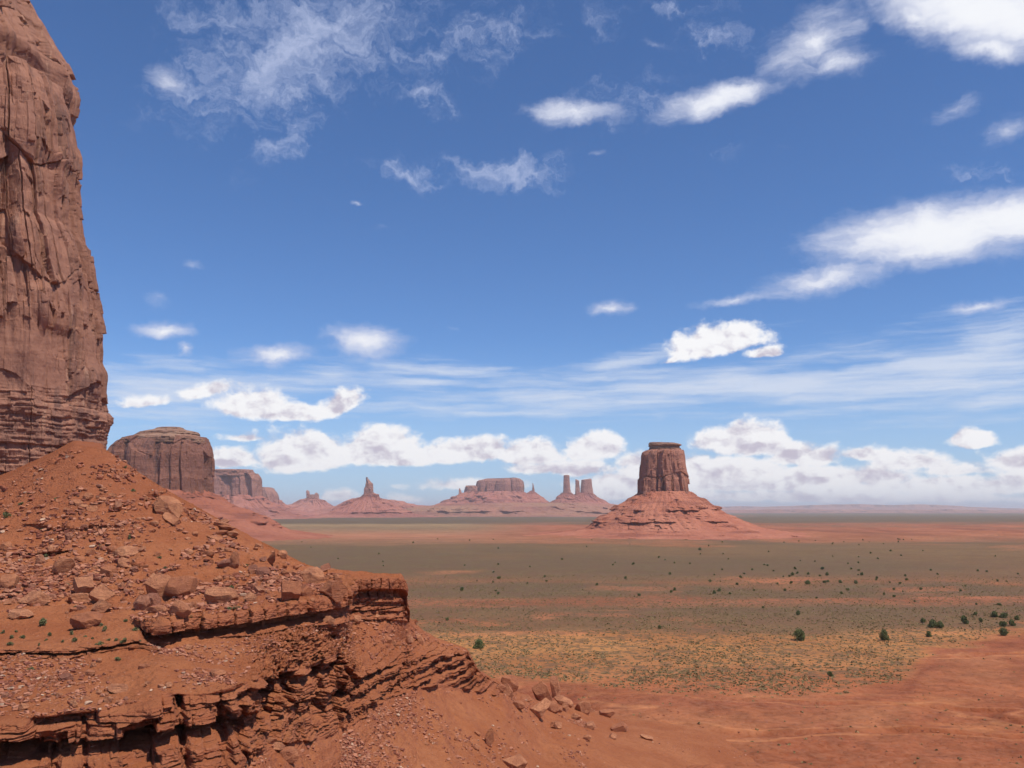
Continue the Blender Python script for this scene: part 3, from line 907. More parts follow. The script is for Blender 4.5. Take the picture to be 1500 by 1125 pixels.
def on_plain(px, py):
    a = math.tan(math.atan((py - CY) / F) - PITCH)
    d = H / a
    for _ in range(2):
        x = (px - CX) / F * d * (cp - 0) / 1.0
        # exact x for this ray
        b = (CY - py) / F; t = d / (cp - b * sp); x = (px - CX) / F * t
        z = float(plain_height(np.array([x]), np.array([d]))[0])
        d = (H - z) / a
    return Vector((x, d, z))


# ================================================================== buttes
def ring_stack(name, prof, d, kd, mat, parent, unit, style, na=420, nz=200, e=0.75, seed=0, amp=1.0, arc=None, dback=None, cap=True, smooth=True):
    """prof: (py, xl, xr) from top to bottom, in the photograph, at forward distance d; kd depth / half width"""
    py = np.array([p[0] for p in prof], float); xl = np.array([p[1] for p in prof], float); xr = np.array([p[2] for p in prof], float)
    XL, _, Zz = U(xl, py, d); XR, _, _ = U(xr, py, d)
    t = np.linspace(0, 1, nz)
    s = np.concatenate([[0], np.cumsum(np.hypot(np.diff(Zz), np.diff(XR) * .5))]); s /= s[-1]
    z = np.interp(t, s, Zz); l = np.interp(t, s, XL); r = np.interp(t, s, XR)
    cx = (l + r) / 2; a = (r - l) / 2
    b = a * kd if np.isscalar(kd) else a * np.interp(t, np.linspace(0, 1, len(kd)), kd)
    if cap:
        k = np.array([0.02, .35, .7, .9])
        z = np.concatenate([np.full(4, z[0]) + np.array([.06, .06, .04, .02]) * unit, z]); cx = np.concatenate([np.full(4, cx[0]), cx])
        b = np.concatenate([b[0] * k, b]); a = np.concatenate([a[0] * k, a])
    n = len(z)
    if arc is None:
        th = np.linspace(0, 2 * np.pi, na, endpoint=False)
    else:       # dense where the camera looks: th 0 = right, pi/2 = towards the camera
        th = np.concatenate([np.linspace(arc[0], arc[1], na, endpoint=False), np.linspace(arc[1], arc[0] + 2 * np.pi, 60, endpoint=False)])
    c, s_ = np.cos(th), np.sin(th)
    ex = np.sign(c) * np.abs(c) ** e; ey = np.sign(s_) * np.abs(s_) ** e
    X = cx[:, None] + a[:, None] * ex[None]; Y = (d if dback is None else dback) - b[:, None] * ey[None]; Z = np.repeat(z[:, None], len(th), 1)
    nx = np.broadcast_to(c[None] , X.shape).copy(); ny = np.broadcast_to(-s_[None], X.shape).copy()
    nx *= b.max(); ny *= a.max(); l_ = np.hypot(nx, ny) + 1e-9; nx /= l_; ny /= l_
    u = 1.0 / unit
    x, y, zz = (X * u).astype(np.float32), (Y * u).astype(np.float32), (Z * u).astype(np.float32)
    H0, H1 = z.min(), z.max(); hh = (Z - H0) / (H1 - H0)
    wx = x + .35 * fbm(x * .5, y * .5, zz * .15, 3, seed + 1); wy = y + .35 * fbm(x * .5, y * .5, zz * .15, 3, seed + 2)
    up = 0
    sm = a.max() * .5 + .5 * a[len(a) // 2]
    sl = np.concatenate([[0], np.cumsum(np.hypot(np.diff(sm * ex), np.diff(sm * (b.max() / a.max()) * ey)))]) * u
    S = np.broadcast_to(sl[None], X.shape).astype(np.float32)
    if style == 'wall':
        Sw = S + .34 * fbm(x * .7, y * .7, zz * .16, 5, seed + 12) + .05 * fbm(x * 3, y * 3, zz * 2, 3, seed + 14)
        b1, z1, g1, q1, t1 = brick(Sw, zz, 6.5, 1.15, seed + 11, .22)
        b2, z2, g2, q2, t2 = brick(Sw + .1 * S, zz + 1.3 * b1, 2.4, .5, seed + 21, .25)
        b3, z3, g3, q3, t3 = brick(Sw, zz + .7 * b2, .7, .3, seed + 31, .4)
        fl = fbm(x * .9, y * .9, zz * .06, 4, seed + 3)
        rg = fbm(x * 1.4, y * 1.4, zz * .8, 6, seed + 4)
        few = sstep(fbm(x * .4, y * .4, zz * .25, 3, seed + 7), -.15, .25)
        o = .95 * (b1 - .5) + 1.0 * t1 + (.50 * (b2 - .5) + .45 * t2) * few + (.14 * (b3 - .5) + .1 * t3) * few + .50 * fl - .42 * (1 - sstep(g1, 0, .06)) * (b1 > .45) + .5 * sstep(fbm(x * .25, y * .25, zz * .12, 2, seed + 51), .0, .1) * (d < 1000) + .22 * rg
        zb = zz + .10 * fbm(x * .8, y * .8, zz * .3, 4, seed + 15)
        b5, z5, g5, q5, t5 = brick(Sw, zb, .36, 1.3, seed + 41, .25)
        b6, z6, g6, q6, t6 = brick(Sw + 5, zb, .13, .5, seed + 42, .2)
        low = (1 - sstep(hh, .19, .23)) * (1.0 if d < 1000 else 0.0)
        o = o * (1 - .5 * low) + low * (.42 * (q5 - .5) + .22 * (b5 - .5) + .2 * t5 + .16 * (b6 - .5) + .14 * (q6 - .5) + .3 * rg) - .34
    elif style == 'cap':
        c3, _z, e3, _q, _t = brick(S, zz, .38, .8, seed + 31, .2); e3 = e3 * 1.5
        bed = vnoise(x * .06, y * .06, zz * 2.3, seed + 5)
        o = -.35 + .55 * np.sign(bed) * np.abs(bed) ** .6 + .45 * (c3 - .5) - .2 * (1 - sstep(e3, 0, .12)) + .3 * fbm(x * .5, y * .5, zz, 4, seed + 4)
    else:       # talus
        r_ = np.arctan2(Y - Y.mean(), X - X.mean())
        gul = 1 - 2 * np.abs(fbm(ex[None] * 7 + 0 * zz, ey[None] * 7 + 0 * zz, zz * .05, 4, seed + 6))
        bed = vnoise(x * .03, y * .03, zz * .9 + .25 * fbm(x * .2, y * .2, zz * .2, 2, seed + 9), seed + 5)
        on = sstep(fbm(x * .25, y * .25, zz * .2, 3, seed + 7), -.15, .2)
        b2, z2, g2, q2, t2 = brick(S, zz, .55, 1.6, seed + 33, .3)
        o = 1.5 * sstep(bed, .1, .3) * on + 1.0 * (b2 - .5) * on - .8 * gul * np.clip(hh * 3, 0, 1) + .9 * fbm(x * .5, y * .5, zz * .5, 5, seed + 8)
        up = .5 * fbm(x * .8, y * .8, zz * .8, 5, seed + 10)
    damp = np.clip(a / (a.max() * .12 + 1e-6), 0, 1)[:, None]
    o = o * amp * unit * damp
    V = np.stack([X + nx * o, Y + ny * o, Z + up * unit * amp], -1)
    return mesh_np(name, V.reshape(-1, 3), grid_faces(len(z), len(th), True), mat, parent, smooth)


# --- the huge butte at the left edge
t = thing('sandstone_butte', 'huge red sandstone butte cut off by the left edge, towering above everything', 'butte', (-45, 160, 50))
def abs_parent(o, t):
    o.parent = t
    o.matrix_parent_inverse = Matrix.Translation(t.location).inverted()
    return o

A1 = [(-200, -420, -150), (-120, -450, -60), (-60, -460, -8), (0, -470, 30), (20, -470, 41), (50, -475, 56), (75, -476, 68), (95, -477, 78), (112, -477, 84), (120, -477, 84), (135, -477, 79), (160, -477, 77), (185, -477, 74),
      (230, -478, 76), (300, -480, 82), (400, -482, 84), (480, -484, 86), (560, -488, 90), (585, -489, 97), (610, -490, 100), (665, -492, 104), (720, -492, 104), (760, -492, 104)]
B1 = [(132, -60, 88), (138, -70, 98), (160, -80, 106), (185, -90, 112), (225, -95, 118), (250, -95, 119), (275, -95, 115), (300, -95, 118), (345, -97, 120), (362, -98, 129), (385, -100, 134), (400, -100, 137),
      (450, -102, 145), (480, -104, 149), (520, -106, 150), (560, -108, 150), (588, -108, 151), (592, -108, 153), (604, -110, 153), (607, -110, 157), (640, -110, 158), (645, -110, 155), (668, -112, 155), (720, -112, 155)]
abs_parent(ring_stack('cliff_wall', A1, 167, .72, M_BUTTE, None, 4.2, 'wall', na=820, nz=760, e=.42, seed=300, amp=.55, arc=(-.35, 1.55), dback=160), t)
abs_parent(ring_stack('cliff_pillar', B1, 163.5, .85, M_BUTTE, None, 3.4, 'wall', na=620, nz=640, e=.62, seed=340, amp=.55, arc=(-.5, 1.7), dback=158), t)


def butte(name, label, cat, d, pieces, group=None):
    x0 = np.mean([p[0][-1][1] + p[0][-1][2] for p in [(q[1],) for q in pieces]]) / 2
    X, Y, Z = U(x0, 757, d)
    t = thing(name, label, cat, (float(X), float(Y), 0.0), group)
    for pn, prof, kd, mat, unit, style, kw in pieces:
        dd = kw.pop('d', d)
        o = ring_stack(pn, prof, dd, kd, mat, None, unit, style, **kw)
        abs_parent(o, t)
    return t


M_C2 = mat_cliff('cliff_dome', (0.240, 0.108, 0.078), (0.370, 0.165, 0.110), (0.105, 0.060, 0.055), 22, .3, (0.36, 0.19, 0.13), .85)  # wall colours darkened for cloud shade, on top of real varnish
M_C3 = mat_cliff('cliff_tall', (0.365, 0.155, 0.106), (0.460, 0.205, 0.138), (0.125, 0.062, 0.054), 16, .3, (0.46, 0.24, 0.16), .8)
M_CAP = mat_cliff('cap_rock', (0.270, 0.130, 0.086), (0.420, 0.255, 0.175), (0.130, 0.070, 0.055), 7, .4, (0.46, 0.35, 0.26), .4)
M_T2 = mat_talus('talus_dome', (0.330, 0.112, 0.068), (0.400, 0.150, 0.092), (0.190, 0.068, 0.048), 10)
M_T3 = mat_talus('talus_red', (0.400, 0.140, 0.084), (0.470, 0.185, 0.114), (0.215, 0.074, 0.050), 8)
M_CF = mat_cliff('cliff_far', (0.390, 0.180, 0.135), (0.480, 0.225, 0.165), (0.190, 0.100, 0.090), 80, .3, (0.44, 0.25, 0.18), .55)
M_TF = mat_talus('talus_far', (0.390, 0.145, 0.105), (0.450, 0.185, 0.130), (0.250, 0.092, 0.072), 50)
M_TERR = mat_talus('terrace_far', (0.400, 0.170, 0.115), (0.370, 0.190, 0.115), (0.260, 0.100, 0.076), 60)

# tall butte right of centre
butte('sandstone_butte', 'tall square topped red butte on a broad cone of rubble, right of centre', 'butte', 1640, [
    ('cap_rock', [(648, 952, 970), (649, 951, 988), (651, 950.5, 997), (654, 950, 997.5), (657, 951, 997), (661, 951, 996), (664, 951, 996)], .8, M_CAP, 6, 'cap', dict(na=260, nz=60, seed=400, amp=.75)),
    ('cliff_wall', [(659, 948, 998), (662, 943, 999), (668, 940, 1000), (690, 938.5, 1004), (700, 938, 1007), (703, 935.5, 1008), (720, 935, 1010), (724, 934, 1013), (735, 932, 1016), (745, 930, 1018)], .85, M_C3, 17, 'wall', dict(na=620, nz=260, seed=423, amp=.5, e=.7)),
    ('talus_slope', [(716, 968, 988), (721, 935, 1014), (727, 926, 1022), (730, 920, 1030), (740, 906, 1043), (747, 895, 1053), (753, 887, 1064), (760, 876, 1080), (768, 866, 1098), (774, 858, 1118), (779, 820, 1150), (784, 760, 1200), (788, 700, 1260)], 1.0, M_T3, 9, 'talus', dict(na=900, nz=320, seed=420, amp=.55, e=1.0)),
])
# domed butte behind the spur
butte('sandstone_butte', 'broad dome topped butte with dark stained and cloud-darkened walls behind the rubble slope', 'butte', 1500, [
    ('cap_rock', [(626, 236, 264), (627.5, 228, 270), (630, 222, 276), (633, 214, 288), (634, 208, 290), (638, 200, 291), (642, 188, 300), (646, 182, 305), (650, 178, 305)], .8, M_CAP, 9, 'cap', dict(na=400, nz=90, seed=430, amp=.6)),
    ('cliff_wall', [(641, 185, 302), (647, 176, 304), (655, 168, 307), (664, 163, 309), (680, 160, 309), (700, 158, 310), (722, 156, 311), (735, 154, 312), (760, 150, 316)], .8, M_C2, 24, 'wall', dict(na=760, nz=300, seed=440, amp=.45, e=.8)),
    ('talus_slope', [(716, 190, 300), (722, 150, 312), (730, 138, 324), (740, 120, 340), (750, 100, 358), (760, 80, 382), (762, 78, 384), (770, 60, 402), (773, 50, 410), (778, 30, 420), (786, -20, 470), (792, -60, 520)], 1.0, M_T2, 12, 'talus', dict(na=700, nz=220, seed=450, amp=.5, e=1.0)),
])
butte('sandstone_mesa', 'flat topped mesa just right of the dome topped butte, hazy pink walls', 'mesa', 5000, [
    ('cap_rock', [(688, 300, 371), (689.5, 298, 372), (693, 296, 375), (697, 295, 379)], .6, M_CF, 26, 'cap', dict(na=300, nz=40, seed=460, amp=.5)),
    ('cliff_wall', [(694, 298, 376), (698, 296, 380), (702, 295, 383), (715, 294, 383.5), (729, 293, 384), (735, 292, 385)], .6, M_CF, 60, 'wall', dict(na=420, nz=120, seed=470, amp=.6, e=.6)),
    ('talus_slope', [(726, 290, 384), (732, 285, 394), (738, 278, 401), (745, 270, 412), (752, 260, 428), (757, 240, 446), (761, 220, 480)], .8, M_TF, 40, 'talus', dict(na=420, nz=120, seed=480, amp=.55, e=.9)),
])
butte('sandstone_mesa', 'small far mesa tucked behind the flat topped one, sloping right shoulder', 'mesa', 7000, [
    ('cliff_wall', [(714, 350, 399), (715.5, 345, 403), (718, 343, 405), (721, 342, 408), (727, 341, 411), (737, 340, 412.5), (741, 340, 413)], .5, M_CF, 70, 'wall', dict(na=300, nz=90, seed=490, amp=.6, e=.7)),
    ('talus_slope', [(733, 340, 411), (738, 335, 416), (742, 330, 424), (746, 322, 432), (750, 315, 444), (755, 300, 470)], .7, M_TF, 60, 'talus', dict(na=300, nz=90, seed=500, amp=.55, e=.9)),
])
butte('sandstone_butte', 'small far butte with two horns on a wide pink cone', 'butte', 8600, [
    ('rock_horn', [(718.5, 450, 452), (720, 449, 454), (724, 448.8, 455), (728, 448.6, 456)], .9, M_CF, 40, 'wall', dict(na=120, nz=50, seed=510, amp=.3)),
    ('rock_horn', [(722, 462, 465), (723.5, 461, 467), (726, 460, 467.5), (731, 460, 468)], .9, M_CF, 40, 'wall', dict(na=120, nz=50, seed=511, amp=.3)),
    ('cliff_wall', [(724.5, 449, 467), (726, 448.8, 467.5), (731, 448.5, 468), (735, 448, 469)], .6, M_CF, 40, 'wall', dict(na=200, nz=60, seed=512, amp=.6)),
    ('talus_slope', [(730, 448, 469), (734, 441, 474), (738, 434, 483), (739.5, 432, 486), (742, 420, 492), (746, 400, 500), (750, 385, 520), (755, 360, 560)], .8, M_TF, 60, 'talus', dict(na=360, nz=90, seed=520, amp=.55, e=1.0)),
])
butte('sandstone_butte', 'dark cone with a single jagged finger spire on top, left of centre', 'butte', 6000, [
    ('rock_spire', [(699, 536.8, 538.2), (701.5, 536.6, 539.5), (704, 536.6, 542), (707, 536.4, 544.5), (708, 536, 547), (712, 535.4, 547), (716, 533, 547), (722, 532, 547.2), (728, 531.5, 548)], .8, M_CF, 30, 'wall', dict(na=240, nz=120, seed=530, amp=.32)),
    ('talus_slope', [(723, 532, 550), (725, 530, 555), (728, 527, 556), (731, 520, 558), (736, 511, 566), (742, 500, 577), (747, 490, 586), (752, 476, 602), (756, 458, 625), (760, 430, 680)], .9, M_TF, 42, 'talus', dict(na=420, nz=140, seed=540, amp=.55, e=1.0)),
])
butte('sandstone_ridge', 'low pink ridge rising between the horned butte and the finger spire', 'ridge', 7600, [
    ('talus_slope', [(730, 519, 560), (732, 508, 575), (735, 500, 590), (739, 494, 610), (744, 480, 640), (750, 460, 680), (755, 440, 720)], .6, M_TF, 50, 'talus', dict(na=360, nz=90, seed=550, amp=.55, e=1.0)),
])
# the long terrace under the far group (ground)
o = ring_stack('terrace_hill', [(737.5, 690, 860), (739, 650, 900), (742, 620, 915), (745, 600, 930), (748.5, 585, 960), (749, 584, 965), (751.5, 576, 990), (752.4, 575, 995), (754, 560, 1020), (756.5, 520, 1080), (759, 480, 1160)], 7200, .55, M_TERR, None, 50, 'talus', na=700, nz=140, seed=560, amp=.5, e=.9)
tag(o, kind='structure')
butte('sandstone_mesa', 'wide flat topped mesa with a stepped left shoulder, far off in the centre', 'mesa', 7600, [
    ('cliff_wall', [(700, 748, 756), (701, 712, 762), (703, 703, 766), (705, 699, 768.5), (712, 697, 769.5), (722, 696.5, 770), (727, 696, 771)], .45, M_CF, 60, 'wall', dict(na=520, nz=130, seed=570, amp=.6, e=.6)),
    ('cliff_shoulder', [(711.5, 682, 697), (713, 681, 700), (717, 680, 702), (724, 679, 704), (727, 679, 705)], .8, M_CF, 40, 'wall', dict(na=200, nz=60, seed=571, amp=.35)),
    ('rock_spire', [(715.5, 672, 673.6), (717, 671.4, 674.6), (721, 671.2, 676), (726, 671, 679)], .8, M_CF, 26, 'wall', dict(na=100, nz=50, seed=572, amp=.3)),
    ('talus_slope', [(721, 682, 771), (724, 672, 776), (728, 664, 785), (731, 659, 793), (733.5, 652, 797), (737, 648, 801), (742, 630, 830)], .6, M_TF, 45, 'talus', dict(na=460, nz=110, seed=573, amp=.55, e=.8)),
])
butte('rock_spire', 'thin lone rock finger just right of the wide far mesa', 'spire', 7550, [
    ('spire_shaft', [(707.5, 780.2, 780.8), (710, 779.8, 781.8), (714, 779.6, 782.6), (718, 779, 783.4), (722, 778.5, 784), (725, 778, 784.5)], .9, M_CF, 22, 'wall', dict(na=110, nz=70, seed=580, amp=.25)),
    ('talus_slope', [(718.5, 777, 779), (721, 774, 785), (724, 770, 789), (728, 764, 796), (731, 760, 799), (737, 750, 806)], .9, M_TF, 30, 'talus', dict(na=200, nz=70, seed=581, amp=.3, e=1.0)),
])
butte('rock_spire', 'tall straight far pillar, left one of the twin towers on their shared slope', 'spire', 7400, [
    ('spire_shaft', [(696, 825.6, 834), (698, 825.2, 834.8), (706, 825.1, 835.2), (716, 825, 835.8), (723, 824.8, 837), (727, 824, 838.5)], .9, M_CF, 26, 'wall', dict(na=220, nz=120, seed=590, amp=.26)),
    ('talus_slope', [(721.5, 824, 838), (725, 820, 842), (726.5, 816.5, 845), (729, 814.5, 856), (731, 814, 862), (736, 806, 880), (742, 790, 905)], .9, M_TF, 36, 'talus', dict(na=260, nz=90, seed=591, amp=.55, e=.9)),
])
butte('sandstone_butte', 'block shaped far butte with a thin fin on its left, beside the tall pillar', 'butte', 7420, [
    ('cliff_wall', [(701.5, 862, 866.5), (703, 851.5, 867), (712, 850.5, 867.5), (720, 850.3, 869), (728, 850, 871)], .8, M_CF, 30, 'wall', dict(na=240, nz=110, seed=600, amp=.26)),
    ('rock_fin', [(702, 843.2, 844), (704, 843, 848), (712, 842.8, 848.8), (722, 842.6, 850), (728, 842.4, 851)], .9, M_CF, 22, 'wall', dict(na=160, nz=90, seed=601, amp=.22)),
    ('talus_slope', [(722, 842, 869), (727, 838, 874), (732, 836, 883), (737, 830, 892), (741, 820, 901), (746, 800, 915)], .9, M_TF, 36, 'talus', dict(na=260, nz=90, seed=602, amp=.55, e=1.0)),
])


# --- long escarpments on the eastern horizon
def escarpment(label, d, tab, base_py, depth, seed):
    px = np.linspace(tab[0][0], tab[-1][0], 700)
    top = np.interp(px, [q[0] for q in tab], [q[1] for q in tab])
    X, Y, Z = U(px, top, d)
    _, _, Zb = U(px, np.full_like(px, base_py), d)
    zz = np.zeros(700)
    rows = []
    s = d / 25000
    n1 = fbm(X / 900 / s, zz, zz, 5, seed); n2 = fbm(X / 260 / s, zz, zz + 4, 4, seed + 1); n3 = fbm(X / 2500 / s, zz, zz + 8, 3, seed + 2)
    for tt in (-.3, 0, .05, .35, .5, .52, .75, 1.0, 1.2):
        if tt < 0:
            rows.append(np.stack([X * 1.1, Y + depth, Z - 5], -1)); continue
        off = np.interp(tt, [0, .05, .35, .5, .52, .75, 1.0, 1.2], [0, 20, 60, 330, 340, 620, 1100, 1700]) * s
        ng = (650 * n3 + 420 * n1 + 160 * n2) * s
        rows.append(np.stack([X, Y - off - ng * (1 if tt > 0 else 1), Z + (Zb - Z) * min(tt, 1.02) + 6 * n2 * (tt < .1)], -1))
    V = np.array(rows)
    o = mesh_np('mesa_escarpment', V.reshape(-1, 3), grid_faces(V.shape[0], 700), M_ESC)
    return tag(o, label, 'escarpment')


M_ESC = mat_cliff('cliff_horizon', (0.42, 0.20, 0.15), (0.50, 0.28, 0.21), (0.09, 0.06, 0.07), 300, .3, (0.55, 0.38, 0.30), 1.0)  # dark purple streaks paint the shaded clefts into the colour
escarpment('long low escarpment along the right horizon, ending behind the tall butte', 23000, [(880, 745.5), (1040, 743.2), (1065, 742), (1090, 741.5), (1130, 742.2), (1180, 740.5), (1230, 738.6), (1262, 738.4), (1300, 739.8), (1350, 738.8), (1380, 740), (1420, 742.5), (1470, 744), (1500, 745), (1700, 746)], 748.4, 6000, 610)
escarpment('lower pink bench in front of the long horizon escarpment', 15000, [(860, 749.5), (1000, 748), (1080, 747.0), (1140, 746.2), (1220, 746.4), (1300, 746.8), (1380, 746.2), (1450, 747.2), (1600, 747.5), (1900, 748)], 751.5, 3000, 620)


# ================================================================== boulders
def rock_mesh(seed, sub=3, planes=14, rough=.05, rounded=False):
    rs = np.random.default_rng(seed)
    bm_v, bm_f = ico(sub)
    v = bm_v.copy()
    q, _ = np.linalg.qr(rs.normal(size=(3, 3)) * .5 + np.eye(3))
    if rounded:
        cuts = [(rs.normal(size=3), rs.uniform(.62, .90)) for _ in range(16)]
    else:
      cuts = [(sg * q[:, i] + rs.normal(size=3) * .16, rs.uniform(.40, .66)) for i in range(3) for sg in (-1, 1)] + [(rs.normal(size=3), rs.uniform(.58, .86)) for _ in range(planes)]
    for n, h in cuts:
        n = n / np.linalg.norm(n)
        dd = v @ n
        over = np.clip(dd - h, 0, None)
        v -= over[:, None] * n[None]
    nz = fbm(v[:, 0] * 2, v[:, 1] * 2, v[:, 2] * 2, 4, seed)
    v *= (1 + rough * 3.2 * nz)[:, None]
    v /= np.abs(v).max(axis=0)          # unit half-extents
    return v, bm_f


_ico_cache = {}
def ico(sub):
    if sub in _ico_cache: return _ico_cache[sub]
    import bmesh
    b = bmesh.new(); bmesh.ops.create_icosphere(b, subdivisions=sub, radius=1.0)
    v = np.array([x.co[:] for x in b.verts]); f = np.array([[q.index for q in p.verts] for p in b.faces]); b.free()
    _ico_cache[sub] = (v, f)
    return v, f


PROTO = []
for i in range(12):
    v, f = rock_mesh(900 + i, 4, 3 + i % 5, .022 if i % 3 else .045, rounded=i in (1, 2, 4, 5, 6, 9, 11))
    me_o = mesh_np('boulder', v * .5, f, M_BOULDER, None, smooth=False)
    PROTO.append(me_o.data)
    bpy.data.objects.remove(me_o)


def boulder(p, w, h, label, group=None, proto=None, depth=.8, tilt=0.0, yaw=None, sink=.20):
    """stand a boulder w wide and h high (metres) on point p"""
    me = PROTO[random.randrange(12) if proto is None else proto]
    o = bpy.data.objects.new('boulder', me)
    COL.objects.link(o)
    yaw = random.choice((0, math.pi)) + random.uniform(-.45, .45) if yaw is None else yaw
    o.rotation_euler = (random.uniform(-.15, .15), tilt + random.uniform(-.12, .12), yaw)
    o.scale = (w * 1.16, w * depth, h * 1.26)
    o.location = (p[0], p[1] + w * depth * .25, p[2] + h * (.5 - sink))
    tag(o, label, 'boulder', group)
    return o


